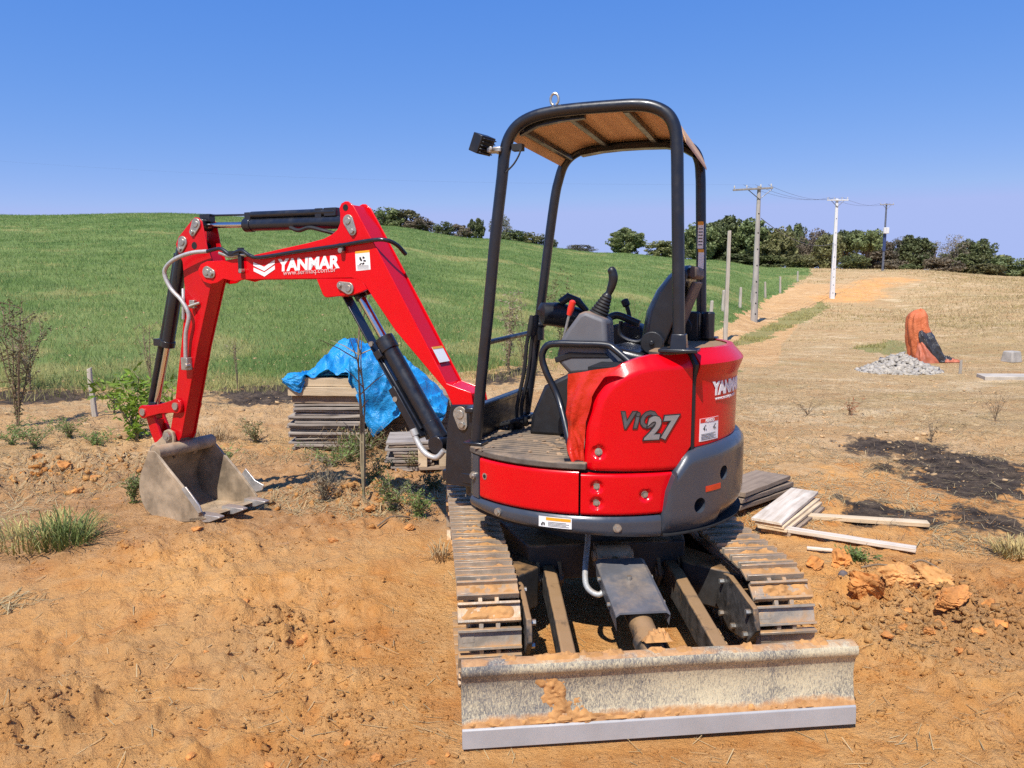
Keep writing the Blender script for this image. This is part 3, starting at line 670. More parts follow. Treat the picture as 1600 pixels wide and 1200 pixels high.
# --- upper structure
def pol(th, r, z): a = rad(th); return (r * math.cos(a), r * math.sin(a), z)
FRONT = [(-.56, .45), (-.575, .2), (-.575, -.2), (-.56, -.38), (-.53, -.47)]
def plan(r, a0=-131, a1=131, n=60, front=True):
    P = [(r * math.cos(rad(a0 + (a1 - a0) * i / n)), r * math.sin(rad(a0 + (a1 - a0) * i / n))) for i in range(n + 1)]
    return P + ([(x, y * r / .73) for x, y in FRONT] if front else [])
m = MB(); m.prism(plan(.700), .605, .90, 'z')
rear = [(x, y) for x, y in plan(.675, -79, 79, 40, False)]
m.prism(rear, .90, 1.36, 'z'); core = part(m, 'body_core', 'dark', UPF)
def shell(name, ths, zb, zt, rf, nz, mat, parent=None, thick=.03, fr=UPF, smooth=40, cutters=None, **kw):
    G = []
    for th in ths:
        a, b = zb(th), zt(th); G.append([pol(th, rf(th, a + (b - a) * j / nz), a + (b - a) * j / nz) for j in range(nz + 1)])
    m = MB(); n2_ = len(ths)
    def off(i, j):
        p = G[i][j]; r = math.hypot(p[0], p[1]); return (-p[0] / r * thick, -p[1] / r * thick, 0)
    m.slab(G, off); o = part(m, name, mat, fr, parent, smooth=smooth, **kw)
    if cutters:
        cb = MB()
        for c in cutters: cb.cyl(pol(c[0], .80, c[1]), pol(c[0], .60, c[1] + .0), c[2], n=28)
        cu = cb.build('cutter', 'dark', None)
        md = o.modifiers.new('b', 'BOOLEAN'); md.object = cu; md.operation = 'DIFFERENCE'; md.solver = 'EXACT'
        cu.parent = exc; cu.rotation_euler = (0, 0, fr[1]); bpy.context.view_layer.update()
        dg = bpy.context.evaluated_depsgraph_get(); me = bpy.data.meshes.new_from_object(o.evaluated_get(dg)); o.modifiers.clear(); o.data = me
        me.polygons.foreach_set('use_smooth', [True] * len(me.polygons)); me.set_sharp_from_angle(angle=rad(smooth)); bpy.data.objects.remove(cu)
    return o
IP = lambda xs, ys: (lambda t: float(np.interp(t, xs, ys)))
def edge_soft(z, a, b, w=.012, d=.010):
    e = min(z - a, b - z); return d * max(0, 1 - e / w) ** 2
def dish(th, z, L, R=.030, dep=.014):
    t = 0
    for (a, b) in L:
        d = math.hypot(rad(th - a) * .73, z - b); t = max(t, max(0, 1 - (d / R) ** 2)); 
    return dep * min(1, t * 1.8)
ar = lambda a, b, st: list(np.arange(a, b + 1e-6, (b - a) / round((b - a) / st)))
# lower skirt, front corner post
sk_b = IP([-131, -125, -110, -91, -52], [.642, .640, .628, .620, .593])
shell('skirt', ar(-131, -52, 1.5), sk_b, lambda t: .692, lambda t, z: .742 - edge_soft(z, sk_b(t), .692, .025, .012), 10, 'grey')
shell('corner_guard', ar(-134, -124.9, .8), lambda t: .694, lambda t: .902, lambda t, z: .738 - .02 * max(0, (-t - 129) / 5), 10, 'grey')
B1 = [(-75.2, .83), (-75.2, .755), (-57.8, .789)]
shell('side_panel', ar(-124.4, -81.5, .8), lambda t: .698, lambda t: .898, lambda t, z: .734 - edge_soft(z, .698, .898), 26, 'red')
p2_r = IP([.69, .88], [-50.2, -47.8])
def panel2():
    G = []; nz, nt_ = 30, 50
    for i in range(nt_ + 1):
        row = []
        for j in range(nz + 1):
            z = .698 + (.888 - .698) * j / nz; th = -80.7 + (p2_r(z) + 80.7) * i / nt_
            row.append(pol(th, .734 - edge_soft(z, .698, .888) - dish(th, z, B1), z))
        G.append(row)
    m = MB(); m.slab(G, lambda i, j: (-G[i][j][0] * .04, -G[i][j][1] * .04, 0)); return part(m, 'side_panel', 'red', UPF, smooth=40)
pan2 = panel2()
# engine side cover with the swept front edge
ct = [-80.1, -79.7, -79.3, -78, -76.7, -74.5, -72, -69, -66.6, -63, -59.6, -55.3, -40.2]
cz = [.93, 1.03, 1.103, 1.185, 1.246, 1.293, 1.326, 1.354, 1.374, 1.391, 1.404, 1.414, 1.417]
zt_c = IP(ct, cz); zb_c = IP([-80.1, -46, -40.2], [.905, .895, .985])
OUT = [(rad(a) * .73, b) for a, b in zip(ct, cz)]; OUT = [(OUT[0][0], .90)] + OUT
def cov_r(t, z):
    d = float(seg_dist(np.array(rad(t) * .73), np.array(z), OUT))
    return .737 - .040 * max(0, 1 - d / .055) - edge_soft(z, zb_c(t), 9, .012, .008) - dish(t, z, [(-74.7, .988)], .034)
thc = list(np.linspace(-80.1, -72, 16)) + ar(-71.5, -40.2, .7)
cover = shell('engine_cover', thc, zb_c, zt_c, cov_r, 44, 'red', smooth=50)
# rear hood
hood_r = IP([.985, 1.27, 1.30, 1.365, 1.372, 1.43], [.722, .724, .727, .752, .750, .698])
hood = shell('rear_hood', ar(-37.6, 75, 1.5), IP([-37.6, -13, 75], [.985, 1.0, 1.0]), lambda t: 1.432, lambda t, z: hood_r(z), 40, 'red', smooth=25)
m = MB(); zs = list(np.linspace(.975, 1.425, 24)); G = []
for th in (-40.1, -39.7, -38.2, -37.7):
    inn = .012 if th in (-40.1, -37.7) else 0
    G.append([pol(th, (hood_r(z) * .6 + .736 * .4 if z < 1.37 else hood_r(z) * .8 + .14) + .004 - inn, z) for z in zs])
m.slab(G, lambda i, j: (-G[i][j][0] * .05, -G[i][j][1] * .05, 0)); part(m, 'seal_strip', 'rubber', UPF)
# counterweight
cwb = IP([-52.4, -34, -14, 0, 80], [.590, .583, .603, .61, .61]); cwt = IP([-52.4, -51.5, -50.5, -48.6, -46.9, -44, -41.8, -36, -17, 80], [.60, .70, .80, .86, .90, .945, .972, .983, .995, .995])
def cw_r(t, z):
    e = min(z - cwb(t), 9); a = max(0, 1 - e / .10); b_ = max(0, 1 - (cwt(t) - z) / .05) if t > -47 else 0; c = max(0, 1 - (t + 52.4) / 3.2)
    return .768 - .045 * a * a - .030 * b_ * b_ - .022 * c * c - (.03 * max(0, 1 - (z - .59) / .1) if t > -25 else 0)
cw = shell('counterweight', list(np.linspace(-52.4, -46, 14)) + ar(-45, 80, 1.2), cwb, cwt, cw_r, 26, 'grey', thick=.07, smooth=45, cutters=[(-24.2, .849, .034), (-37.2, .722, .036)])
m = MB()
G = [[pol(t, .7705, z) for z in (.780, .806)] for t in np.linspace(-34.6, -26.4, 8)]
m.slab(G, lambda i, j: (-.004, .003, 0)); m.build('reflector', 'reflector', cw)
m = MB(); m.prism([pol(t, .762, 0)[:2] for t in range(-52, 79, 2)], .60, .606, 'z'); part(m, 'belly_plate', 'dark', UPF)
# bolts
for (a, b), R in (((-74.7, .988), .731), ((-75.2, .83), .724), ((-75.2, .755), .724), ((-57.8, .789), .724)):
    k = MB(); k.cyl(pol(a, R - .02, b), pol(a, R + .004, b), .010, n=12); k.cyl(pol(a, R - .02, b), pol(a, R - .004, b), .017, n=16); k.build('bolt', 'pinsteel', cover if b > .9 else pan2)
for a, b in ((-113, .662), (-68, .646), (-128, .80)):
    k = MB(); k.cyl(pol(a, .73, b), pol(a, .750, b), .019, n=18); k.cyl(pol(a, .73, b), pol(a, .759, b), .012, n=6); k.build('bolt', 'pinsteel', core)
m = MB(); m.cyl(pol(-121.2, .70, .812), pol(-121.2, .7365, .812), .016, n=20); m.build('lock', 'pinsteel', core); m = MB(); m.cyl(pol(-121.2, .70, .812), pol(-121.2, .7385, .812), .009, n=16); m.build('keyhole', 'dark', core)
# decal on skirt and hood, lettering
def on_cyl(th0, z0, R):
    return lambda x, y, z: pol(th0 + math.degrees(x / R), R + z, z0 + y)
def decal_cyl(name, th0, th1, z0, z1, R, mat, parent, lift=.0):
    m = MB(); G = [[pol(t, R + lift, z) for z in (z0, z1)] for t in np.linspace(th0, th1, 7)]
    m.slab(G, lambda i, j: (-G[i][j][0] * .003, -G[i][j][1] * .003, 0)); return m.build(name, mat, parent)
sk = [o for o in exc.children if o.name.startswith('skirt')][0]
decal_cyl('warning_label', -95.5, -83.6, .634, .682, .7445, 'whitevinyl', sk); decal_cyl('warning_label', -92.8, -83.9, .666, .680, .7453, 'orangevinyl', sk)
m = MB()
for q in range(4):
    G = [[pol(t, .7457, z) for z in (.640 + q * .0058, .6418 + q * .0058)] for t in np.linspace(-92, -84.5 - q % 2, 5)]; m.grid(G)
for (a, b, w, h) in ((-94.6, .640, .6, .010), (-94.2, .650, .5, .006), (-93.7, .641, .5, .013)):
    m.grid([[pol(t, .7457, z) for z in (b, b + h)] for t in (a, a + w)])
m.build('print', 'ink', sk, fix=False)
text_flat('ViO', .100, on_cyl(-68.0, 1.098, .739), bold=.0068, shear=.22, ext=.0025, sx=.96, gap=1.10).build('lettering', 'ink', cover)
text_flat('ViO', .100, on_cyl(-68.0, 1.098, .7405), bold=.0026, shear=.22, ext=.0025, sx=.96, gap=1.10).build('lettering', pmat('gunmetal_lettering', (.11, .11, .12), .35, .4, .4, 14), cover)
text_flat('27', .138, on_cyl(-59.2, 1.047, .7415), bold=.0095, shear=.22, ext=.0025, sx=1.02, gap=1.04).build('lettering', 'ink', cover)
text_flat('27', .138, on_cyl(-59.2, 1.047, .743), bold=.0048, shear=.22, ext=.0025, sx=1.02, gap=1.04).build('lettering', 'silver', cover)
text_flat('YANMAR', .082, on_cyl(-27.8, 1.217, .727), bold=.0045, ext=.001, sx=1.0).build('lettering', 'whitevinyl', hood)
text_flat('www.sermaq.com.br', .024, on_cyl(-26.5, 1.190, .727), ext=.001, sx=1.2).build('lettering', 'whitevinyl', hood)
decal_cyl('danger_label', -34.8, -23.4, 1.006, 1.112, .7245, 'whitevinyl', hood); decal_cyl('danger_label', -34.6, -23.6, 1.092, 1.111, .7253, 'redvinyl', hood)
text_flat('PERIGO', .020, on_cyl(-31.8, 1.0945, .7262), ext=.0005, bold=.0006).build('lettering', 'whitevinyl', hood)
m = MB()
for q in range(5): m.grid([[pol(t, .7258, z) for z in (1.012 + q * .0062, 1.0145 + q * .0062)] for t in np.linspace(-34, -24.5 - (q * 1.7) % 3, 5)])
for a in (-32.5, -26.5):
    for (da, b, w, h) in ((0, 1.055, .5, .02), (.6, 1.075, .5, .006), (-.5, 1.062, .5, .005), (1.0, 1.055, .4, .008)): m.grid([[pol(t, .7258, z) for z in (b, b + h)] for t in (a + da, a + da + w)])
m.build('print', 'ink', hood, fix=False)
# hood top and seat support deck
m = MB(); m.prism([pol(t, .700, 0)[:2] for t in range(-51, 52, 3)] + [(.40, .50), (.36, .3), (.36, -.45), (.41, -.52)], 1.385, 1.424, 'z'); part(m, 'hood_top', 'seatback', UPF, bevel=.006)
m = MB(); m.prism([(.14, -.62), (.42, -.58), (.42, .58), (.14, .58)], .90, 1.26, 'z'); part(m, 'seat_base', 'plastic', UPF, bevel=.01)
# floor
m = MB(); fl = [(x, y) for x, y in plan(.738) if x < .14]; 
fl = [(.14, .73)] + [p for p in plan(.738)[40:] if p[0] < .14] + [p for p in plan(.738)[:40] if p[0] < .14] + [(.14, -.725)]
m.prism(fl, .905, .936, 'z'); floor = part(m, 'floor_mat', 'floor', UPF, bevel=.006)
m = MB()
for yv in np.arange(-.62, .5, .045):
    x0 = -.53 if abs(yv) < .4 else -.40; m.box(((x0 + .10) / 2, yv, .937), (.10 - x0, .018, .006))
m.build('floor_rib', 'floor', floor, bevel=.002)
random.seed(5); m = MB()
for k in range(60): m.lump((random.uniform(-.5, .08), random.uniform(-.6, .3), .94), (random.uniform(.006, .03), random.uniform(.006, .025), random.uniform(.003, .008)), seed=k, sub=1, rough=.5)
o = m.build('floor_dirt', pmat('floor_soil', (.30, .20, .12), .95, 0, .3, 10, .4), floor); o['kind'] = 'stuff'
m = MB(); m.prism([(-.54, .935), (-.515, .935), (-.505, 1.095), (-.52, 1.105), (-.545, 1.09)], -.44, .43, 'y'); m.box((-.525, -.05, 1.10), (.05, .86, .03)); part(m, 'front_guard', 'black', UPF, bevel=.008)
# pedals
for (x, y) in ((-.44, -.10), (-.38, .12)):
    m = MB(); R = Matrix.Rotation(rad(-16), 3, 'Y'); m.box((x, y, .985), (.12, .075, .014), R)
    for t in range(5): m.box(Vector((x, y, .994)) + R @ Vector((-.045 + t * .0225, 0, 0)), (.009, .073, .008), R)
    m.cyl((x, y, .93), (x, y, .98), .016, n=10); part(m, 'pedal', 'rubber', UPF, bevel=.003)
for dy in (-.03, .05):
    m = MB(); m.tube(smooth_path([(-.43, dy, .94), (-.43, dy, 1.06), (-.39, dy, 1.25), (-.375, dy, 1.40), (-.36, dy, 1.47)]), .011, 8)
    m.lump((-.43, dy, .965), (.035, .035, .04), seed=3, sub=2, rough=.1); m.tube([(-.36, dy, 1.45), (-.352, dy, 1.50), (-.345, dy, 1.56)], [.014, .018, .013], 10); part(m, 'travel_lever', 'rubber', UPF)
# hand hoop at the left entry
m = MB(); m.tube(smooth_path([(.06, -.66, .90), (.02, -.56, .98), (-.072, -.43, 1.168), (-.140, -.42, 1.30), (-.162, -.42, 1.375), (-.140, -.42, 1.427), (-.085, -.42, 1.441), (.03, -.42, 1.442), (.155, -.42, 1.440), (.20, -.43, 1.42), (.28, -.45, 1.36)], 8), .017, 12)
m.box((.075, -.68, .925), (.09, .05, .03), Matrix.Rotation(rad(20), 3, 'Z')); part(m, 'entry_hoop', 'black', UPF)
# left console, joystick
m = MB(); cons = [(-.10, 1.36), (-.082, 1.45), (-.04, 1.515), (.012, 1.585), (.045, 1.600), (.145, 1.560), (.152, 1.44), (.16, 1.405), (.225, 1.335), (.14, 1.305), (-.03, 1.288)]
m.prism(cons, -.40, -.22, 'y'); con = part(m, 'left_console', 'console', UPF, bevel=.022, seg=3)
m = MB(); m.prism([(-.106, 1.372), (-.03, 1.40), (.15, 1.40), (.165, 1.378), (-.02, 1.372), (-.098, 1.345)], -.405, -.215, 'y'); m.build('trim_band', 'plastic', con, bevel=.004)
J0 = Vector((.088, -.31, 1.575)); J1 = Vector((.132, -.31, 1.672)); ax = (J1 - J0)
m = MB(); pts = []; rs = []
for i in range(15):
    t = i / 14; pts.append(J0 + ax * t); rs.append((.052 - .028 * t) * (1.0 if i % 2 else .86))
m.tube(pts, rs, 20); m.build('boot', 'rubber', con)
m = MB(); m.tube(smooth_path([J1, J1 + Vector((.014, 0, .03)), J1 + Vector((.026, 0, .075)), J1 + Vector((.022, 0, .11)), J1 + Vector((.006, 0, .128))], 5), [.022, .017, .0165, .017, .018, .019, .020, .0205, .021, .0215, .022, .0225, .0225, .022, .021, .021, .021, .0205, .019, .017, .010], 16); m.build('joystick', 'plastic', con)
m = MB(); m.tube([(-.095, -.33, 1.40), (-.05, -.33, 1.59)], .007, 8); lv = part(m, 'lock_lever', 'pinsteel', UPF)
m = MB(); m.tube([(-.054, -.33, 1.575), (-.046, -.33, 1.605), (-.036, -.33, 1.64), (-.034, -.33, 1.648)], [.012, .016, .016, .008], 14); m.build('knob', 'redplastic', lv)
# monitor housing and right hand console
m = MB(); m.tube([(-.345, .10, 1.56), (-.335, .11, 1.565), (-.26, .16, 1.56), (-.14, .24, 1.53), (-.10, .26, 1.51)], [.03, .062, .068, .062, .05], 22); part(m, 'monitor_housing', 'plastic', UPF)
m = MB(); m.tube([(-.24, .15, 1.625), (-.20, .16, 1.655), (-.15, .18, 1.635), (-.10, .2, 1.58)], [.022, .026, .022, .015], 14); part(m, 'indicator_lamp', 'plastic', UPF)
m = MB(); rc = [(-.30, .935), (-.30, 1.05), (-.24, 1.20), (-.13, 1.35), (-.05, 1.48), (.10, 1.52), (.20, 1.50), (.24, 1.30), (.24, .935)]
m.prism(rc, .24, .44, 'y'); part(m, 'right_console', 'plastic', UPF, bevel=.02)
m = MB(); m.prism([(-.32, .935), (-.30, 1.05), (-.235, 1.20), (-.11, 1.265), (.14, 1.26), (.14, .935)], -.16, .24, 'y'); part(m, 'seat_front_panel', 'plastic', UPF, bevel=.02)
m = MB(); m.tube(smooth_path([(.12, .30, 1.50), (.115, .30, 1.56), (.10, .30, 1.61), (.085, .30, 1.645)]), [.012] * 12 + [.022] * 6 + [.012], 12); part(m, 'right_joystick', 'rubber', UPF)
m = MB(); m.tube(smooth_path([(.03, .16, 1.545), (.08, .16, 1.56), (.15, .16, 1.535), (.20, .16, 1.515)]), [.02] * 19, 12); m.tube(smooth_path([(.10, .16, 1.53), (.10, .16, 1.45), (.2, .16, 1.42), (.28, .16, 1.5)]), .012, 8); part(m, 'arm_rest', 'vinyl', UPF)
m = MB(); m.prism([(-.06, 1.27), (-.05, 1.35), (.05, 1.40), (.15, 1.42), (.34, 1.38), (.34, 1.27)], -.24, .14, 'y'); part(m, 'seat_cushion', 'vinyl', UPF, bevel=.03, seg=3)
# seat back: contour front, brown shell behind
back = [(.262, 1.40), (.275, 1.51), (.290, 1.596), (.338, 1.697), (.396, 1.771), (.450, 1.812), (.495, 1.818), (.505, 1.79), (.47, 1.66), (.40, 1.47), (.36, 1.40)]
m = MB(); ny = 12; G = []
for j in range(ny + 1):
    y = -.25 + .40 * j / ny; e = abs(j / ny - .5) * 2; k_ = e ** 4
    G.append([(.40 + (x - .40) * (1 - .25 * k_) + .02 * k_, y, 1.60 + (z - 1.60) * (1 - .13 * k_)) for x, z in back])
n_ = len(back); V = [p for g in G for p in g]; F = [(i * n_ + j, (i + 1) * n_ + j, (i + 1) * n_ + (j + 1) % n_, i * n_ + (j + 1) % n_) for i in range(ny) for j in range(n_)]
F += [tuple(range(n_)), tuple(range(ny * n_, ny * n_ + n_))[::-1]]; m.add(V, F); seat = part(m, 'seat_back', 'vinyl', UPF, smooth=60, bevel=.006)
m = MB(); m.prism([(.40, 1.44), (.515, 1.74), (.535, 1.735), (.42, 1.43)], -.20, .10, 'y'); m.prism([(.49, 1.765), (.512, 1.815), (.535, 1.80), (.540, 1.76), (.52, 1.745)], -.21, .11, 'y'); m.build('back_shell', 'seatback', seat, bevel=.008)
m = MB(); m.cyl((.347, -.30, 1.447), (.347, -.26, 1.447), .054, n=32); m.cyl((.347, -.312, 1.447), (.347, -.30, 1.447), .012, n=12); part(m, 'seat_hinge', 'plastic', UPF, bevel=.004)
m = MB(); m.cyl((.42, .22, 1.50), (.42, .25, 1.50), .05, n=24); part(m, 'seat_hinge', 'plastic', UPF, bevel=.004)
m = MB(); m.box((.47, .32, 1.50), (.06, .10, .16)); m.cyl((.545, .30, 1.43), (.545, .30, 1.58), .035, n=14); part(m, 'filter_housing', 'plastic', UPF, bevel=.01)
# canopy hoops
HP = [(-.480, .93), (-.455, 1.20), (-.415, 1.55), (-.372, 1.95), (-.338, 2.22), (-.325, 2.33), (-.300, 2.405), (-.252, 2.457), (-.178, 2.488), (-.085, 2.501), (.03, 2.505), (.16, 2.505), (.28, 2.502), (.362, 2.488), (.426, 2.452), (.460, 2.392), (.471, 2.31), (.476, 2.20), (.490, 1.80), (.503, 1.44)]
HPm = [(x, z) for x, z in HP]
for yv in (-.50, .40):
    P = [(x, yv, z) for x, z in HP]
    if yv > 0: P[0] = (-.53, yv, .93); P[1] = (-.49, yv, 1.2); P[2] = (-.44, yv, 1.55); P[3] = (-.39, yv, 1.95); P[4] = (-.352, yv, 2.22); P[5] = (-.33, yv, 2.32)
    m = MB(); m.tube(smooth_path(P, 5), .0275, 16)
    h = part(m, 'canopy_hoop', 'black', UPF)
    k = MB(); k.box((.505, yv, 1.432), (.17, .13, .016)); k.box((.503, yv, 1.47), (.075, .075, .07), taper=.8)
    k.build('base_plate', 'black', h, bevel=.004); k = MB(); k.box((P[0][0], yv, .945), (.10, .09, .016)); k.build('base_plate', 'black', h, bevel=.004)
    if yv < 0: hoopL = h
    else: hoopR = h
# roof: boarded sheet following the hoops, black cross bars
RP = [(-.310, 2.40), (-.262, 2.458), (-.178, 2.494), (-.06, 2.509), (.05, 2.514), (.17, 2.514), (.29, 2.510), (.372, 2.494), (.44, 2.452), (.482, 2.39), (.505, 2.335)]
RPs = [(p.x, p.z) for p in smooth_path([(x, 0, z) for x, z in RP], 4)]
m = MB(); G = [[(x, yv, z - .002) for yv in np.linspace(-.475, .375, 9)] for x, z in RPs]; m.slab(G, lambda i, j: (0, 0, .014)); roof = part(m, 'roof_board', 'ply', UPF)
def bar(x, w=.03, h=.03, y0=-.475, y1=.375):
    z = np.interp(x, [p[0] for p in RP], [p[1] for p in RP]); m = MB(); m.box((x, (y0 + y1) / 2, z - h / 2 - .004), (w, y1 - y0, h)); m.build('roof_bar_and_shade', 'black', roof, bevel=.004)
for x in (-.255, -.03, .24): bar(x)
m = MB(); m.prism([(x, z - .03) for x, z in RP[2:9]] + [(x, z - .055) for x, z in RP[2:9]][::-1], .30, .372, 'y'); m.build('roof_bar_and_shade', 'black', roof)  # black plate standing in for the shade strip beside the far hoop
m = MB(); m.prism([(x, z - .012) for x, z in RP[1:5]] + [(x, z - .045) for x, z in RP[1:5]][::-1], -.47, -.44, 'y'); m.build('roof_bar_and_shade', 'black', roof)
m = MB(); tt = [(-.083 + .019 * math.cos(a), -.5, 2.555 + .026 * math.sin(a)) for a in np.linspace(-1.2, math.pi + 1.2, 16)]; m.tube(tt, .006, 8); m.build('lifting_eye', 'pinsteel', hoopL)
# labels on the far rear post
m = MB(); m.box((.4845, .372, 1.985), (.030, .003, .13)); m.box((.4905, .372, 1.855), (.030, .003, .09)); m.build('post_label', 'whitevinyl', hoopR); m = MB(); m.box((.483, .370, 2.055), (.030, .003, .018)); m.box((.489, .370, 1.908), (.030, .003, .016)); m.build('post_label', 'orangevinyl', hoopR)
m = MB()
for q in range(6): m.box((.4845, .3700, 1.94 + q * .017), (.022, .0015, .005))
m.build('print', 'ink', hoopR)
# work light on the front left post
m = MB(); R = Matrix.Rotation(rad(-15), 3, 'Z') @ Matrix.Rotation(rad(24), 3, 'Y'); m.box((-.43, -.52, 2.375), (.055, .105, .085), R)
for q in range(5): m.box(Vector((-.43, -.52, 2.375)) + R @ Vector((.034, 0, -.032 + q * .016)), (.014, .095, .006), R)
wlp = part(m, 'work_light', 'plastic', UPF, bevel=.006)
m = MB(); m.box(Vector((-.43, -.52, 2.375)) + R @ Vector((-.029, 0, 0)), (.004, .09, .07), R); m.build('lens', 'whitevinyl', wlp)
m = MB(); m.box((-.365, -.515, 2.345), (.07, .05, .022)); m.cyl((-.37, -.57, 2.345), (-.37, -.46, 2.345), .010, n=10); m.build('bracket', 'pinsteel', wlp, bevel=.003)
m = MB(); m.tube(smooth_path([(-.25, -.50, 2.36), (-.245, -.51, 2.33), (-.27, -.52, 2.28), (-.31, -.525, 2.24)]), .0045, 6); m.box((-.262, -.49, 2.355), (.05, .04, .03)); m.build('cable', 'rubber', wlp)
m = MB(); m.tube([(-.445, -.5, 1.437), (-.455, .40, 1.452)], .0135, 12); m.cyl((-.455, .40, 1.40), (-.455, .40, 1.49), .042, n=14); m.lump((-.455, .40, 1.49), (.055, .045, .025), 3, 2, .1); part(m, 'front_rail', 'black', UPF)

# --- boom, arm, bucket (frame with its origin at the swing pivot)
sp = MB()
sp.prism([(-.13, .60), (.10, .60), (.16, .75), (.15, .98), (.05, 1.07), (-.09, 1.06), (-.115, .95), (-.125, .80), (-.13, .70)], -.105, -.065, 'y')
sp.prism([(-.13, .60), (.10, .60), (.16, .75), (.15, .98), (.05, 1.07), (-.09, 1.06), (-.13, .95), (-.20, .86), (-.24, .78), (-.20, .70)], .065, .105, 'y')
sp.box((0, 0, .70), (.22, .13, .22)); sp.cyl((.03, 0, .54), (.03, 0, .82), .075, n=24)
post = part(sp, 'swing_post', 'black', BMF, bevel=.008)
m = MB(); m.prism([(-.16, -.09), (.28, -.14), (.28, .14), (-.16, .09)], .62, .68, 'z'); m.prism([(-.10, -.09), (.28, -.14), (.28, .14), (-.10, .09)], .80, .86, 'z'); m.build('swing_bracket', 'black', post, bevel=.006)
def pin_plate(name, parent, p, q, y, r=.034, r2=.022, mat='pinsteel'):
    m = MB(); p = Vector((p[0], 0, p[1])); q = Vector((q[0], 0, q[1])); d = (q - p); a0 = math.atan2(d.z, d.x); pol_ = []
    for i in range(13): t = a0 + math.pi / 2 + math.pi * i / 12; pol_.append((p.x + r * math.cos(t), p.z + r * math.sin(t)))
    for i in range(13): t = a0 - math.pi / 2 + math.pi * i / 12; pol_.append((q.x + r2 * math.cos(t), q.z + r2 * math.sin(t)))
    m.prism(pol_, y - .010, y, 'y'); m.cyl((p.x, y - .016, p.z), (p.x, y, p.z), r * .55, n=18); m.cyl((q.x, y - .022, q.z), (q.x, y, q.z), r2 * .6, n=6)
    return m.build(name, mat, parent, bevel=.002)
pin_plate('pin', post, (-.025, 1.012), (-.012, .955), -.106, .044, .032)
full = [(-.075, 1.03), (-.136, 1.14), (-.465, 1.464), (-.646, 1.689), (-.668, 1.722), (-.700, 1.748), (-.769, 1.766), (-1.02, 1.762), (-1.60, 1.760), (-1.64, 1.756), (-1.685, 1.746), (-1.788, 1.765), (-1.85, 1.738), (-1.91, 1.732), (-1.97, 1.748), (-2.008, 1.79), (-2.012, 1.83), (-1.985, 1.862), (-1.93, 1.880), (-1.761, 1.884), (-1.541, 1.909), (-1.30, 1.945), (-1.091, 1.975), (-.967, 1.997), (-.90, 2.022), (-.862, 2.047), (-.840, 2.085), (-.838, 2.13), (-.842, 2.174), (-.826, 2.198), (-.80, 2.208), (-.775, 2.206), (-.739, 2.180), (-.676, 2.081), (-.567, 1.907), (-.367, 1.578), (-.125, 1.175), (.03, 1.135), (.045, 1.06), (.03, .98), (-.03, .965), (-.075, .985)]
main = [(-.075, 1.03), (-.130, 1.148), (-.455, 1.468), (-.636, 1.692), (-.66, 1.73), (-.700, 1.757), (-.769, 1.774), (-1.64, 1.766), (-1.76, 1.775), (-1.80, 1.80), (-1.80, 1.86), (-1.761, 1.876), (-1.541, 1.901), (-1.091, 1.967), (-.967, 1.989), (-.80, 1.98), (-.62, 1.98), (-.575, 1.902), (-.377, 1.574), (-.135, 1.175), (.03, 1.127), (.040, 1.06), (.02, .99), (-.03, .975), (-.070, .995)]
m = MB(); m.prism(main, -.078, .078, 'y')
m.prism(full, -.087, -.0785, 'y'); m.prism(full, .0785, .087, 'y')
br = [(-1.03, 1.764), (-.985, 1.668), (-.972, 1.655), (-.955, 1.650), (-.76, 1.666), (-.70, 1.682), (-.655, 1.70), (-.70, 1.762)]
m.prism(br, -.0865, -.064, 'y'); m.prism(br, .064, .0865, 'y')
lug_top = [(-.80, 2.19), (-.775, 2.19), (-.672, 2.06), (-.60, 1.93), (-.62, 1.93), (-.70, 2.05)]
m.prism(lug_top, -.078, .078, 'y')
boom = part(m, 'boom', 'red', BMF, bevel=.004, smooth=30)
pin_plate('pin', boom, (-.775, 2.095), (-.745, 2.035), -.087, .036, .026); pin_plate('pin', boom, (-.785, 1.705), (-.845, 1.722), -.087, .036, .024); pin_plate('pin', boom, (-1.925, 1.811), (-1.885, 1.800), -.087, .038, .03)
m = MB(); m.cyl((-.796, -.0885, 2.172), (-.796, .0885, 2.172), .019, n=18); m.build('lifting_hole', 'dark', boom)
# lettering on the boom side
def on_boom(x0, z0, y=-.0875, ang_=0):
    c, s = math.cos(ang_), math.sin(ang_); return lambda x, yy, z: (x0 + x * c - yy * s, y - z, z0 + x * s + yy * c)
text_flat('YANMAR', .098, on_boom(-1.318, 1.812, ang_=.035), bold=.0045, shear=.10, ext=.001, sx=1.14).build('lettering', 'whitevinyl', boom)
text_flat('www.sermaq.com.br', .042, on_boom(-1.285, 1.785, y=-.0895, ang_=.045), ext=.0008, shear=.1, sx=1.16).build('lettering', pmat('pink_white_lettering', (.72, .42, .40), .5), boom)
m = MB()
for dz in (0, -.034):
    m.prism([(-1.525, 1.868 + dz), (-1.525, 1.846 + dz), (-1.437, 1.812 + dz), (-1.350, 1.856 + dz), (-1.350, 1.880 + dz), (-1.437, 1.838 + dz)], -.0895, -.0865, 'y')
m.build('emblem', 'whitevinyl', boom)
m = MB(); m.prism([(-.734, 1.905), (-.632, 1.911), (-.627, 1.813), (-.730, 1.806)], -.0885, -.0868, 'y'); m.build('warning_label', 'whitevinyl', boom)
m = MB(); m.prism([(-.734, 1.918), (-.632, 1.924), (-.632, 1.9115), (-.734, 1.9055)], -.0885, -.0868, 'y'); m.build('warning_label', 'orangevinyl', boom)
m = MB(); rb = random.Random(3)
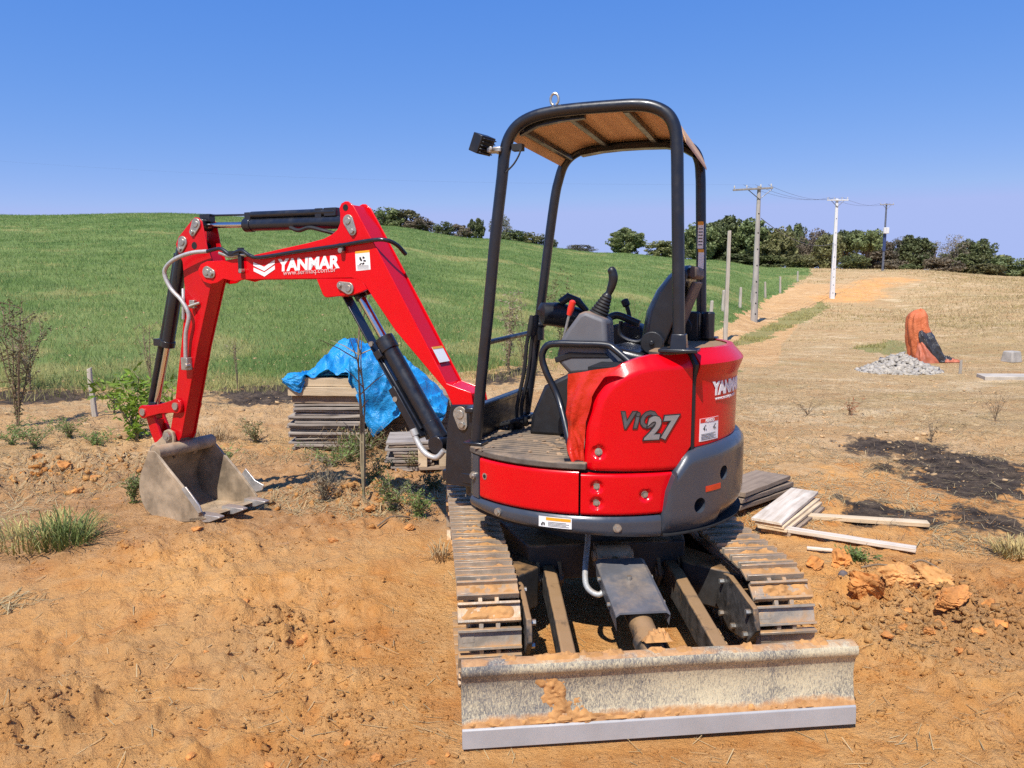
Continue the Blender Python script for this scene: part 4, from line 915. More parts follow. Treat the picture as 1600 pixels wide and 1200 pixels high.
for q in range(9): m.box((-.683 + rb.uniform(-.016, .016), -.0889, 1.865 + rb.uniform(-.02, .02)), (rb.uniform(.006, .02), .0008, rb.uniform(.004, .014)), Matrix.Rotation(rb.uniform(-1, 1), 3, 'Y'))
for q in range(4): m.box((-.68, -.0889, 1.817 + q * .007), (.08, .0008, .0018))
m.build('print', 'ink', boom)
# label on the boom back face
bu = Vector((.242, 0, -.403)).normalized(); bn = Vector((.403, 0, .242)).normalized()
def onb(c, u, v, w): return Vector(c) + bu * u + Vector((0, v, 0)) + bn * w
m = MB(); cc = Vector((-.219, 0, 1.328)); m.add([onb(cc, a, b, .0065) for a, b in ((-.05, -.055), (.05, -.055), (.05, .055), (-.05, .055))] + [onb(cc, a, b, .005) for a, b in ((-.05, -.055), (.05, -.055), (.05, .055), (-.05, .055))], [(0, 1, 2, 3), (7, 6, 5, 4), (0, 4, 5, 1), (1, 5, 6, 2), (2, 6, 7, 3), (3, 7, 4, 0)]); m.build('warning_label', 'whitevinyl', boom)
m = MB(); m.add([onb(cc, a, b, .008) for a, b in ((-.05, -.055), (-.036, -.055), (-.036, .055), (-.05, .055))] + [onb(cc, a, b, .0068) for a, b in ((-.05, -.055), (-.036, -.055), (-.036, .055), (-.05, .055))], [(0, 1, 2, 3), (7, 6, 5, 4), (0, 4, 5, 1), (1, 5, 6, 2), (2, 6, 7, 3), (3, 7, 4, 0)]); m.build('warning_label', 'orangevinyl', boom)
# hydraulic pipe along the boom
m = MB(); pp = [(-1.90, -.105, 1.943), (-1.80, -.105, 1.957), (-1.755, -.105, 1.945), (-1.70, -.105, 1.916), (-1.64, -.11, 1.934), (-1.59, -.11, 1.938), (-1.53, -.11, 1.908), (-1.45, -.105, 1.896), (-1.15, -.105, 1.926), (-.82, -.105, 1.955), (-.64, -.105, 1.975), (-.53, -.09, 1.980), (-.485, -.03, 1.955), (-.46, .03, 1.90)]
m.tube(smooth_path(pp, 5), .012, 10); m.box((-.82, -.095, 1.945), (.035, .03, .045)); m.box((-1.62, -.095, 1.88), (.03, .03, .16)); m.box((-1.66, -.10, 1.925), (.09, .035, .03)); m.build('hydraulic_pipe', 'black', boom, bevel=.002)
m = MB(); m.cyl((-.82, -.12, 1.925), (-.82, -.09, 1.925), .015, n=12); m.cyl((-1.61, -.12, 1.815), (-1.61, -.09, 1.815), .014, n=12); m.tube(smooth_path([(-1.80, -.10, 1.93), (-1.70, -.10, 1.905), (-1.62, -.10, 1.915), (-1.54, -.10, 1.912)]), .011, 10); m.build('pipe_bolt', 'pinsteel', boom)
# arm
armp = [(-2.075, 2.150), (-2.045, 2.168), (-2.011, 2.164), (-1.982, 2.140), (-1.945, 1.965), (-1.905, 1.875), (-1.895, 1.80), (-1.926, 1.732), (-2.082, 1.307), (-2.275, .69), (-2.30, .655), (-2.345, .650), (-2.372, .68), (-2.385, .72), (-2.326, .913), (-2.245, 1.27), (-2.192, 1.523), (-2.172, 1.70), (-2.180, 1.879), (-2.222, 1.956), (-2.235, 2.00), (-2.205, 2.045)]
armm = [(-2.02, 1.97), (-1.955, 1.95), (-1.915, 1.875), (-1.905, 1.80), (-1.936, 1.732), (-2.092, 1.307), (-2.285, .70), (-2.31, .665), (-2.345, .66), (-2.365, .69), (-2.376, .72), (-2.317, .913), (-2.236, 1.27), (-2.182, 1.523), (-2.162, 1.70), (-2.170, 1.879)]
m = MB(); m.prism(armm, -.054, .054, 'y'); m.prism(armp, -.063, -.0545, 'y'); m.prism(armp, .0545, .063, 'y')
arm = part(m, 'arm', 'red_old', BMF, bevel=.004, smooth=30)
pin_plate('pin', arm, (-2.030, 2.123), (-2.065, 2.072), -.063, .038, .026); pin_plate('pin', arm, (-2.163, 2.010), (-2.185, 1.965), -.063, .040, .026)
m = MB(); m.cyl((-2.061, -.0645, 1.985), (-2.061, .0645, 1.985), .024, n=20); m.build('arm_hole', 'dark', arm)
m = MB(); m.box((-2.085, -.075, 1.60), (.045, .03, .055)); m.cyl((-2.10, -.10, 1.585), (-2.03, -.07, 1.61), .010, n=10); m.build('hose_clamp', 'pinsteel', arm, bevel=.004); m = MB(); m.box((-2.165, -.085, 1.20), (.06, .045, .085)); m.cyl((-2.14, -.12, 1.19), (-2.14, -.08, 1.19), .016, n=12); m.build('hose_clamp', 'pinsteel', arm, bevel=.004)
m = MB(); m.tube(smooth_path([(-1.90, -.105, 1.943), (-2.029, -.12, 1.934), (-2.182, -.13, 1.892), (-2.275, -.13, 1.817), (-2.24, -.12, 1.709), (-2.15, -.11, 1.622), (-2.103, -.10, 1.526), (-2.14, -.10, 1.402), (-2.165, -.09, 1.24)], 7), .0135, 10); m.build('braided_hose', 'hose', arm)
m = MB(); m.tube(smooth_path([(-2.20, -.05, 1.70), (-2.175, -.075, 1.62), (-2.19, -.07, 1.5)]), .011, 8); m.build('braided_hose', 'hose', arm)
# arm cylinder
m = MB(); m.cyl((-1.64, 0, 2.108), (-.82, 0, 2.098), .040, n=24); m.cyl((-1.66, 0, 2.108), (-1.60, 0, 2.108), .046, n=24); m.cyl((-.80, -.06, 2.095), (-.80, .06, 2.095), .045, n=20)
m.cyl((-1.60, -.01, 2.168), (-.93, -.01, 2.160), .022, n=16); m.box((-1.62, 0, 2.155), (.05, .06, .06)); m.box((-1.05, 0, 2.15), (.05, .06, .07)); m.box((-.96, 0, 2.16), (.09, .06, .05))
ac = part(m, 'arm_cylinder', 'black', BMF, bevel=.003)
m = MB(); m.cyl((-2.0, 0, 2.118), (-1.65, 0, 2.110), .019, n=20); m.build('rod', 'steel', ac)
m = MB(); m.cyl((-2.03, -.045, 2.123), (-2.03, .045, 2.123), .042, n=20); m.box((-2.00, 0, 2.165), (.09, .05, .05)); m.tube([(-2.0, 0, 2.182), (-1.62, 0, 2.172)], .007, 8); m.build('rod_end', 'black', ac, bevel=.003)
m = MB(); m.tube(smooth_path([(-1.25, -.05, 2.075), (-1.18, -.055, 2.055), (-1.10, -.05, 2.07), (-1.0, -.05, 2.05), (-.92, -.03, 2.03)]), .012, 8); m.build('cylinder_hose', 'rubber', ac)
# bucket cylinder
m = MB(); A = Vector((-2.235, 0, 1.99)); B = Vector((-2.44, 0, 1.307)); m.cyl(A, B, .042, n=24); m.cyl(B + (A - B) * .05, B - (A - B) * .01, .049, n=24); m.cyl((-2.165, -.05, 2.01), (-2.165, .05, 2.01), .045, n=20); m.cyl(A, (-2.165, 0, 2.01), .04, n=16)
m.tube([(-2.300, .0, 1.94), (-2.40, .0, 1.60), (-2.505, .0, 1.30), (-2.640, .0, .90)], [.020, .024, .022, .022], 12); m.box((-2.49, 0, 1.33), (.10, .07, .05))
bc = part(m, 'bucket_cylinder', 'black', BMF, bevel=.002)
m = MB(); m.cyl(B, (-2.592, 0, .86), .021, n=20); m.build('rod', 'steel', bc)
m = MB(); m.cyl((-2.612, -.045, .842), (-2.612, .045, .842), .042, n=18); m.box((-2.60, 0, .875), (.07, .06, .05)); m.build('rod_end', 'black', bc, bevel=.003)
def dogbone(p, q, r0, r1, w, y0, y1, mb):
    p = Vector((p[0], 0, p[1])); q = Vector((q[0], 0, q[1])); d = (q - p); L = d.length; a0 = math.atan2(d.z, d.x); P = []
    for i in range(11): t = a0 + 1.0 + (2 * math.pi - 2.0) * i / 10; P.append((p.x + r0 * math.cos(t), p.z + r0 * math.sin(t)))
    nrm = Vector((-d.z, 0, d.x)) / L; mid = (p + q) / 2; P.append(((mid - nrm * w).x, (mid - nrm * w).z))
    for i in range(11): t = a0 + math.pi + 1.0 + (2 * math.pi - 2.0) * i / 10; P.append((q.x + r1 * math.cos(t), q.z + r1 * math.sin(t)))
    P.append(((mid + nrm * w).x, (mid + nrm * w).z)); mb.prism(P, y0, y1, 'y')
for sy in (-1, 1):
    m = MB(); y0, y1 = sorted((sy * .066, sy * .090)); dogbone((-2.618, .838), (-2.285, .902), .048, .052, .032, y0, y1, m); lk = part(m, 'bucket_link', 'red_old', BMF, bevel=.004)
    m = MB(); m.cyl((-2.618, sy * .060, .838), (-2.618, sy * .100, .838), .026, n=18); m.cyl((-2.285, sy * .055, .902), (-2.285, sy * .102, .902), .026, n=18); m.build('pin', 'pinsteel', lk)
m = MB(); dogbone((-2.618, .838), (-2.515, .585), .045, .045, .045, -.050, -.028, m); dogbone((-2.618, .838), (-2.515, .585), .045, .045, .045, .028, .050, m); m.box((-2.575, 0, .73), (.05, .06, .10)); part(m, 'bucket_link', 'red_old', BMF, bevel=.004)
# bucket
BW = .245
side = [(-2.395, .608), (-2.33, .612), (-2.295, .590), (-2.20, .505), (-2.078, .402), (-1.955, .285), (-1.905, .235), (-1.895, .205), (-1.945, .176), (-2.10, .150), (-2.236, .138), (-2.33, .140), (-2.398, .160), (-2.455, .195), (-2.490, .25), (-2.505, .32), (-2.500, .39), (-2.475, .455), (-2.44, .515), (-2.41, .57)]
m = MB()
for sy in (-1, 1):
    y0, y1 = sorted((sy * BW, sy * (BW - .012))); m.prism(side, y0, y1, 'y')
    strip = [(-2.30, .590), (-2.20, .505), (-2.078, .402), (-1.955, .285), (-1.905, .235), (-1.94, .215), (-2.0, .275), (-2.11, .38), (-2.23, .485), (-2.31, .555)]
    y0, y1 = sorted((sy * (BW + .008), sy * (BW - .001))); m.prism(strip, y0, y1, 'y')
back_ = side[:2][::-1] + side[:-21:-1][:13] if False else [(-2.30, .600), (-2.34, .600), (-2.40, .592), (-2.43, .515), (-2.465, .455), (-2.490, .39), (-2.495, .32), (-2.480, .25), (-2.448, .203), (-2.395, .170), (-2.33, .150), (-2.236, .148), (-2.10, .160), (-1.945, .186)]
G = [[(x, y, z) for x, z in back_] for y in np.linspace(-BW + .006, BW - .006, 10)]
inn = [Vector((-2.15 - x, 0, .37 - z)).normalized() * .014 for x, z in back_]
m.slab(G, lambda i, j: inn[j]); 
bucket = part(m, 'bucket', 'bucket', BMF, bevel=.0025, seg=1, smooth=40)
m = MB(); m.prism([(-2.03, .163), (-1.915, .190), (-1.880, .205), (-1.915, .210), (-2.03, .185)], -BW, BW, 'y'); m.build('lip_plate', 'bucket', bucket, bevel=.002)
for y in (-.205, 0, .205):
    m = MB(); V = [(-1.96, y - .035, .225), (-1.96, y + .035, .225), (-1.96, y + .035, .165), (-1.96, y - .035, .165), (-1.775, y - .022, .223), (-1.775, y + .022, .223), (-1.775, y + .022, .213), (-1.775, y - .022, .213), (-1.86, y - .033, .226), (-1.86, y + .033, .226), (-1.86, y + .033, .178), (-1.86, y - .033, .178)]
    m.add(V, [(3, 2, 1, 0), (4, 5, 6, 7), (0, 1, 9, 8), (1, 2, 10, 9), (2, 3, 11, 10), (3, 0, 8, 11), (8, 9, 5, 4), (9, 10, 6, 5), (10, 11, 7, 6), (11, 8, 4, 7)]); m.build('tooth', 'tooth', bucket, bevel=.003)
for sy in (-1, 1):
    m = MB(); y0, y1 = sorted((sy * (BW + .020), sy * (BW + .0085) )); m.prism([(-2.06, .37), (-1.93, .255), (-1.87, .275), (-1.85, .315), (-1.93, .34), (-2.02, .42)] if sy > 0 else [(-2.07, .385), (-1.925, .235), (-1.895, .25), (-1.91, .29), (-2.03, .405)], y0, y1, 'y'); m.build('side_cutter', 'tooth', bucket, bevel=.003)
m = MB(); m.cyl((-2.325, -BW + .004, .600), (-2.325, BW - .004, .600), .047, n=24); m.build('cross_tube', 'bucket', bucket)
for sy in (-1, 1):
    m = MB(); y0, y1 = sorted((sy * .074, sy * .096)); m.prism([(-2.40, .58), (-2.46, .55), (-2.53, .545), (-2.555, .575), (-2.54, .615), (-2.49, .635), (-2.43, .68), (-2.41, .72), (-2.37, .735), (-2.33, .72), (-2.315, .68), (-2.325, .62), (-2.30, .56), (-2.33, .53)], y0, y1, 'y')
    e = m.build('ear', 'bucket', bucket, bevel=.005); 
m = MB(); m.cyl((-2.365, -.118, .688), (-2.365, .118, .688), .033, n=20); m.cyl((-2.365, -.125, .688), (-2.365, -.118, .688), .022, n=6); m.cyl((-2.515, -.11, .585), (-2.515, .11, .585), .026, n=18); m.build('pin', 'pinsteel', bucket)
# boom cylinder
A = Vector((-.798, 0, 1.700)); B = Vector((-.212, 0, .815)); d = (B - A); L = d.length; d.normalize(); nn = Vector((-.83, 0, -.55)).normalized()
m = MB(); m.cyl(A + d * .36, A + d * (L - .05), .050, n=26); m.cyl(A + d * .345, A + d * .43, .058, n=26); m.cyl(B + Vector((0, -.075, 0)), B + Vector((0, .075, 0)), .05, n=20); m.cyl(A + d * (L - .14), A + d * (L - .02), .055, n=24)
rt = Matrix(((d.x, 0, nn.x), (0, 1, 0), (d.z, 0, nn.z)))
m.box(A + d * .42 + nn * .06, (.05, .11, .05), rt); m.box(A + d * .80 + nn * .058, (.40, .012, .05), rt)
m.tube([A + d * .44 + nn * .075 + Vector((0, -.02, 0)), A + d * .93 + nn * .065 + Vector((0, -.02, 0))], .012, 8)
bcy = part(m, 'boom_cylinder', 'black', BMF, bevel=.003)
m = MB(); m.cyl(A, A + d * .36, .0255, n=22); m.build('rod', 'steel', bcy)
m = MB(); m.cyl(A + Vector((0, -.06, 0)), A + Vector((0, .06, 0)), .046, n=20); m.cyl(A, A + d * .07, .036, n=16); m.box(A + d * .40 + nn * .085, (.80, .085, .012), rt); m.box(A + d * .80 + nn * .095 , (.34, .10, .05), rt); m.build('rod_guard', 'black', bcy, bevel=.004)
m = MB(); m.cyl(A + d * .70 + nn * .105 + Vector((0, -.055, 0)), A + d * .70 + nn * .105 + Vector((0, -.045, 0)), .016, n=12); m.cyl(A + d * .345 + nn * .06 + Vector((0, -.065, 0)), A + d * .345 + nn * .06 + Vector((0, -.05, 0)), .015, n=12); m.build('bolt', 'pinsteel', bcy)
m = MB(); m.tube(smooth_path([A + d * .93 + nn * .085 + Vector((0, -.07, 0)), A + d * .98 + nn * .095 + Vector((0, -.075, 0)), (-.275, -.085, .765), (-.20, -.085, .745), (-.15, -.08, .79)], 6), .017, 10); m.cyl(A + d * .91 + nn * .085 + Vector((0, -.07, 0)), A + d * .95 + nn * .09 + Vector((0, -.07, 0)), .022, n=10); m.build('elbow_pipe', 'hose', bcy)
# red cloth hanging in the entry (a loose thing)
m = MB(); G = []
for i in range(26):
    u = i / 25; row = []
    for j in range(34):
        v = j / 33
        xl = np.interp(v, [0, .35, .6, .8, 1], [.040, .038, .030, .045, .085]); xr = np.interp(v, [0, .12, .3, .55, 1], [.30, .22, .165, .135, .125])
        zt_ = 1.325 + .05 * u; zb_ = .905; z = zt_ + (zb_ - zt_) * v
        x = xl + (xr - xl) * u; amp = .035 * (.35 + v * .6)
        y = -.675 - .030 * u + (float(fbm(u * 2.2 + 3, v * 3.4, 77, 4)) - .5) * amp * 2.2 + .014 * math.sin(u * 9 + v * 4) * (1 - u)
        row.append((x + (float(vn(u * 4, v * 5, 78)) - .5) * .02, y, z))
    G.append(row)
m.slab(G, lambda i, j: (0, .003, 0))
cl = m.build('cloth', 'cloth_red', None, smooth=60); cl.location = MP; cl.rotation_euler = (0, 0, rad(-20)); cl.location.z += .0
tag(cl, 'crumpled red plastic sheet tucked against the front edge of the engine cover', 'cloth')

# ------------------------------------------------------------------ TIMBER STACK AND BLUE TARP
def plank(name, label, p, q, w, t, mat, z0=None, roll=0, cat='plank', group=None, bow=0., seed=0):
    """a board from p to q (Vectors on its underside)"""
    p, q = Vector(p), Vector(q); d = (q - p); L = d.length; n = 8; rr = random.Random(seed); m = MB(); V = []
    for i in range(n + 1):
        s = i / n; x = L * (s - .5); zb = bow * (1 - (2 * s - 1) ** 2); e = rr.uniform(-.006, .006) if i in (0, n) else 0
        for (a, b) in ((-.5, 0), (.5, 0), (.5, 1), (-.5, 1)): V.append((x + e * (1 + a), a * w * (1 + rr.uniform(-.01, .01)), zb + b * t + rr.uniform(-.0012, .0012)))
    F = [(i * 4 + k, (i + 1) * 4 + k, (i + 1) * 4 + (k + 1) % 4, i * 4 + (k + 1) % 4) for i in range(n) for k in range(4)] + [(3, 2, 1, 0), (n * 4, n * 4 + 1, n * 4 + 2, n * 4 + 3)]
    m.add(V, F); o = m.build(name, mat, None, smooth=25, bevel=.0025, seg=1)
    xa = d.normalized(); ya = Vector((0, 0, 1)).cross(xa).normalized(); za = xa.cross(ya)
    Rm = Matrix((xa, ya, za)).transposed() @ Matrix.Rotation(roll, 3, 'X')
    o.matrix_world = Matrix.Translation((p + q) / 2) @ Rm.to_4x4()
    o['kind'] = 'thing'
    return tag(o, label, cat, group)
SB = gpz(512, 706); SY = SB.y
SX0 = at(452, 650, SY).x; SX1 = at(570, 650, SY).x; z = SB.z - .03; rs_ = random.Random(4); kk = 0
top_z = at(500, 590, SY).z
lay = []
while z < top_z - .27: t = rs_.uniform(.011, .024); lay.append((z, t, 'board_grey')); z += t + rs_.uniform(.002, .012)
lay.append((z, .075, 'board_brown')); z += .079
lay.append((z, .082, 'board_pale')); z += .085
rest = max(.05, (top_z - z) / 1.0); lay.append((z, rest, 'board_pale'))
for i, (zz, t, mt) in enumerate(lay):
    fat = t > .05; off = rs_.uniform(-.05, .04) if not fat else rs_.uniform(-.01, .015); cut = rs_.uniform(-.04, .08)
    ya = SY + .30 + rs_.uniform(-.03, .02)
    if i == len(lay) - 2: cut = .10
    plank('timber_beam' if fat else 'plywood_sheet', ('thick pale timber beam on top of the board stack by the tarp' if mt == 'board_pale' else 'brown thick board under the pale beams of the tarped stack') if fat else 'thin weathered grey board in the tall stack by the blue tarp',
          (SX0 + off, ya, zz), (SX1 + off - cut * .5, ya + .03, zz + (-.012 if fat else rs_.uniform(-.018, .004))), .60 + rs_.uniform(-.03, .02), t, mt, cat='beam' if fat else 'board', group='boards in the tall stack' if not fat else 'beams topping the tall stack', bow=rs_.uniform(-.006, .006), seed=i)
stack_top = z + rest
# lower heap of short boards to the right, and a pallet
LB = gpz(650, 738)
for i in range(11):
    zz = LB.z - .02 + i * .026; x0 = at(604 + rs_.uniform(-8, 10), 700, LB.y).x; x1 = at(672 + rs_.uniform(-12, 6), 700, LB.y).x
    plank('plywood_sheet', 'short split grey board in the low heap beside the excavator boom', (x0, LB.y + .25, zz), (x1, LB.y + .28, zz + rs_.uniform(-.01, .01)), .5 + rs_.uniform(-.03, .03), rs_.uniform(.016, .024), 'board_grey' if i % 3 else 'board_brown', cat='board', group='boards in the low heap', seed=50 + i)
pr = empty('wooden_pallet', gpz(690, 735) + Vector((.0, .1, 0)), 'small weathered wooden pallet standing beside the low board heap', 'pallet', rz=.15)
for zz in (.02, .20):
    for yy in (-.15, 0, .15): m = MB(); m.box((0, yy, zz), (.42, .09, .022)); m.build('deck_board', 'board_brown', pr, bevel=.002)
for xx in (-.18, 0, .18): m = MB(); m.box((xx, 0, .11), (.075, .38, .155)); m.build('block', 'board_pale', pr, bevel=.003)
# hidden bundle that carries the right half of the tarp
for i in range(9):
    zz = SB.z - .02 + i * .058; plank('timber_beam', 'brown timber beam lying under the blue tarp', (SX1 + .02, SY + .62, zz), (SX1 + .78, SY + .66, zz), .46, .054, 'board_brown', cat='beam', group='beams under the blue tarp', seed=80 + i)
TP = [(458, 596), (480, 588), (498, 576), (506, 556), (514, 540), (530, 532), (546, 529), (562, 536), (580, 541), (600, 548), (625, 562), (650, 580), (672, 600), (692, 618), (700, 626)]
LO = [(458, 600), (472, 612), (484, 616), (490, 596), (520, 590), (545, 594), (556, 600), (566, 625), (578, 662), (590, 684), (604, 672), (622, 655), (640, 640), (655, 682), (675, 680), (690, 665), (700, 650)]
nu, nv = 90, 70; G = []
for i in range(nu + 1):
    px = 458 + (700 - 458) * i / nu; ty = np.interp(px, [p[0] for p in TP], [p[1] for p in TP]); ly = max(ty + 2, np.interp(px, [p[0] for p in LO], [p[1] for p in LO]))
    onbeam = 488 < px < 553
    yf = SY + .07 if onbeam else SY - .02 if px > 552 else SY - .035
    yt = SY + .30; zt_ = at(px, ty, yt).z; zl = at(px, ly, yf).z; x = at(px, ty, yt).x; zedge = min(zt_ - .03, max(zl + .03, zt_ - .10))
    if px < 556: zedge = max(stack_top + .012, zl)
    if onbeam: zl = stack_top + .012; zedge = max(zedge, zl + .004)
    row = []
    for j in range(nv + 1):
        v = j / nv
        if v < .25: s = v / .25; y_ = SY + 1.05 - s * .45; z_ = SB.z + .15 + (zt_ - .05 - SB.z - .15) * min(1, s * 1.1)
        elif v < .55: s = (v - .25) / .30; y_ = SY + .60 - s * .62; z_ = zt_ - .05 + .05 * math.sin(s * math.pi) * 1.0 - (zt_ - .05 - zedge) * s ** 2.2
        else: s = (v - .55) / .45; y_ = yf - .03 * math.sin(s * 3.0); z_ = zedge + (zl - zedge) * s
        xx = x + (SY - y_) * .0
        f1 = float(fbm(i / nu * 7, v * 6, 101, 4, .55)) - .5; f2 = abs(float(fbm(i / nu * 13 + v * 5, v * 5 - i / nu * 4, 104, 3)) - .5)
        w = .5 if (px < 556 and v > .5) else 1
        row.append((xx + f1 * .05, y_ - (f1 * .10 - f2 * .16) * w - .012, z_ + (f1 * .09 - f2 * .20 + .03) * (1 if v < .6 else .35)))
    G.append(row)
m = MB(); m.slab(G, lambda i, j: (0, .003, .003)); tp = m.build('tarpaulin', 'tarp_blue', None, smooth=50)
tag(tp, 'crumpled bright blue tarpaulin thrown over the board stack', 'tarpaulin')

# ------------------------------------------------------------------ loose planks on the right
def pl_px(label, a, b, w, t, mat, dz=0., lift=0., name='plank', group=None, seed=0, cat='plank'):
    p, q = gpz(*a), gpz(*b); return plank(name, label, p + Vector((0, 0, dz)), q + Vector((0, 0, dz + lift)), w, t, mat, cat=cat, group=group, seed=seed)
for i in range(4):
    pl_px('lime-white plank, the top of the little pile beside the right track' if i == 3 else 'pale weathered plank lower in the little pile beside the right track', (1196 + (3 - i) * 5, 838), (1256 + (3 - i) * 4, 784 + (3 - i) * 3), .21 if i == 3 else .20, .022, 'board_white' if i == 3 else ('board_brown' if i == 0 else 'board_pale'), .005 + i * .027, group=None if i == 3 else 'planks in the little white-topped pile', seed=20 + i)
for i in range(3):
    pl_px('dark brown plank end stacked behind the counterweight of the excavator', (1128 + i * 3, 800), (1218 - i * 6, 768), .30, .035, 'board_brown', .02 + i * .05, group='dark planks behind the counterweight', seed=30 + i)
pl_px('long thin plank on the ground at the edge of the burnt patch', (1240, 808), (1450, 824), .085, .03, 'board_pale', .016, seed=41)
pl_px('long thin pale plank on bare soil between burnt patch and track', (1226, 838), (1430, 866), .075, .025, 'board_white', .022, seed=42)
pl_px('short splinter of pale wood on the soil by the right track', (1262, 864), (1302, 870), .03, .015, 'board_white', .012, seed=43, name='wood_splinter', cat='splinter')

# ------------------------------------------------------------------ poles, posts, wires
def along(p, h, r0, r1, n=14, lean=(0, 0), k=6):
    return [Vector((lean[0] * s, lean[1] * s, h * s)) for s in np.linspace(0, 1, k)], [r0 + (r1 - r0) * s for s in np.linspace(0, 1, k)]
def utility_pole(px, by, ty, label, mat, arm_l, r0, r1, kind):
    b = gpz(px, by); h = at(px, ty, b.y).z - b.z; e = empty('utility_pole', b, label, 'pole')
    m = MB(); P, R = along(b, h + .4, r0, r1); P = [p - Vector((0, 0, .4)) for p in P]
    if kind == 'square':
        V = []
        for p, r in zip(P, R): V += [(p.x - r, p.y - r * .7, p.z), (p.x + r, p.y - r * .7, p.z), (p.x + r, p.y + r * .7, p.z), (p.x - r, p.y + r * .7, p.z)]
        n = len(P); m.add(V, [(i * 4 + k, i * 4 + (k + 1) % 4, i * 4 + 4 + (k + 1) % 4, i * 4 + 4 + k) for i in range(n - 1) for k in range(4)] + [(3, 2, 1, 0), (n * 4 - 4, n * 4 - 3, n * 4 - 2, n * 4 - 1)])
    else: m.tube(P, R, 14)
    sh = m.build('shaft', mat, e, bevel=.02 if kind == 'square' else 0)
    m = MB()
    for zz in (.06, .14, .22, .30, .42, .54, .66, .80): rr = r0 + (r1 - r0) * zz; m.cyl((0, -rr * (.7 if kind == 'square' else 1) - .006, h * zz), (0, -rr * .4, h * zz), .03, n=10)
    o = m.build('hole', 'dark', sh); o['kind'] = 'stuff'
    m = MB(); m.box((0, -r1 - .03, h - .12), (arm_l, .08, .075)); a = m.build('cross_arm', 'pole_wood' if kind != 'square' else 'whitepole', e, bevel=.008)
    for x in (-.46, -.15, .2, .46): m = MB(); m.tube([(x * arm_l, -r1 - .03, h - .07), (x * arm_l, -r1 - .03, h - .02), (x * arm_l, -r1 - .03, h + .06)], [.015, .035, .02], 10); m.build('insulator', 'concrete', a)
    for sx in (-1, 1): m = MB(); m.tube([(0, -r1 - .01, h - .55), (sx * arm_l * .3, -r1 - .03, h - .15)], .018, 6); m.build('brace', 'wire', e)
    return e, b, h
U1 = utility_pole(1178, 503, 291, 'weathered grey utility pole with a tilted wooden cross arm beside the road', 'pole_wood', 1.7, .16, .075, 'round')
U2 = utility_pole(1300, 466, 310, 'clean white concrete utility pole standing at the bend of the dirt road', 'whitepole', 1.4, .155, .08, 'square')
U3 = utility_pole(1379, 424, 318, 'slim dark utility pole with a white box at the tree line', 'bluepole', 1.4, .12, .075, 'round')
for c in U1[0].children:
    if c.name.startswith('cross_arm'): c.rotation_euler = (0, rad(-3), 0); c.location.x += .0
m = MB(); m.box((.0, -.25, U3[2] * .60), (.5, .3, .6)); m.build('meter_box', 'whitepole', U3[0], bevel=.03); m = MB(); m.cyl((0, -.02, U3[2] * .30), (0, -.02, U3[2] * .55), .15, n=12); m.build('band', pmat('blue_band', (.03, .05, .14), .5), U3[0])
def sag(a, b, d, n=20): return [Vector(a).lerp(Vector(b), i / n) - Vector((0, 0, d * 4 * (i / n) * (1 - i / n))) for i in range(n + 1)]
tops = [u[1] + Vector((0, -.1, u[2])) for u in (U1, U2, U3)]
def wire(label, a, b, d, r, grp=None):
    m = MB(); m.tube(sag(a, b, d), r, 5); return tag(m.build('power_line', 'wire', None), label, 'wire', grp)
for dx in (-.7, -.2, .35): wire('thin power line between the grey pole and the white pole', tops[0] + Vector((dx, 0, .05)), tops[1] + Vector((dx * .8, 0, .05)), .35, .006, 'lines from grey pole to white pole')
wire('lower sagging service cable between the grey pole and the white pole', tops[0] + Vector((.1, 0, -1.35)), tops[1] + Vector((-.1, 0, -2.9)), .55, .016)
for dx in (-.6, .3): wire('thin power line between the white pole and the dark pole', tops[1] + Vector((dx, 0, .05)), tops[2] + Vector((dx, 0, .05)), .4, .008, 'lines from white pole to dark pole')
for dx in (-.2,): wire('faint power line running from the grey pole over the green hill', tops[0] + Vector((dx, 0, .05)), Vector((-60, 52, 13.0 + dx)), 1.1, .0014)
def post(px, by, ty, w, name, label, group=None, mat='post_wood', lean=0., cat='post'):
    b = gpz(px, by); h = at(px, ty, b.y).z - b.z + .15; m = MB(); V = []; rr = random.Random(px); n = 7
    for i in range(n + 1):
        s = i / n; k = w * (1 - .22 * s); ox = lean * h * s + rr.uniform(-.004, .004)
        V += [(ox + a * k * .5, c * k * .45, -.15 + h * s + (rr.uniform(-.02, .02) if i == n else 0)) for a, c in ((-1, -1), (1, -1), (1, 1), (-1, 1))]
    m.add(V, [(i * 4 + k, i * 4 + (k + 1) % 4, i * 4 + 4 + (k + 1) % 4, i * 4 + 4 + k) for i in range(n) for k in range(4)] + [(3, 2, 1, 0), (n * 4, n * 4 + 1, n * 4 + 2, n * 4 + 3)])
    o = m.build(name, mat, None, smooth=30, bevel=w * .12, seg=2); o.location = b; return tag(o, label, cat, group)
post(1133, 532, 360, .125, 'fence_pole', 'tall slim bare pole in front of the green field, without cross arm', lean=.005)
for i, (px, by, ty) in enumerate(((1129, 487, 454), (1156, 482, 449), (1196, 466, 440), (1219, 458, 432), (1246, 440, 424), (1174, 474, 446), (1110, 500, 470))):
    post(px, by, ty, .14, 'fence_post', 'short wooden fence post along the edge of the green field', 'fence posts by the field', lean=random.uniform(-.06, .06))
post(150, 652, 576, .058, 'wooden_stake', 'narrow pale wooden stake driven into soil before the green field', lean=-.06, cat='stake')
post(1500, 585, 563, .05, 'wooden_stake', 'small grey stake beside the rubble heap', cat='stake')

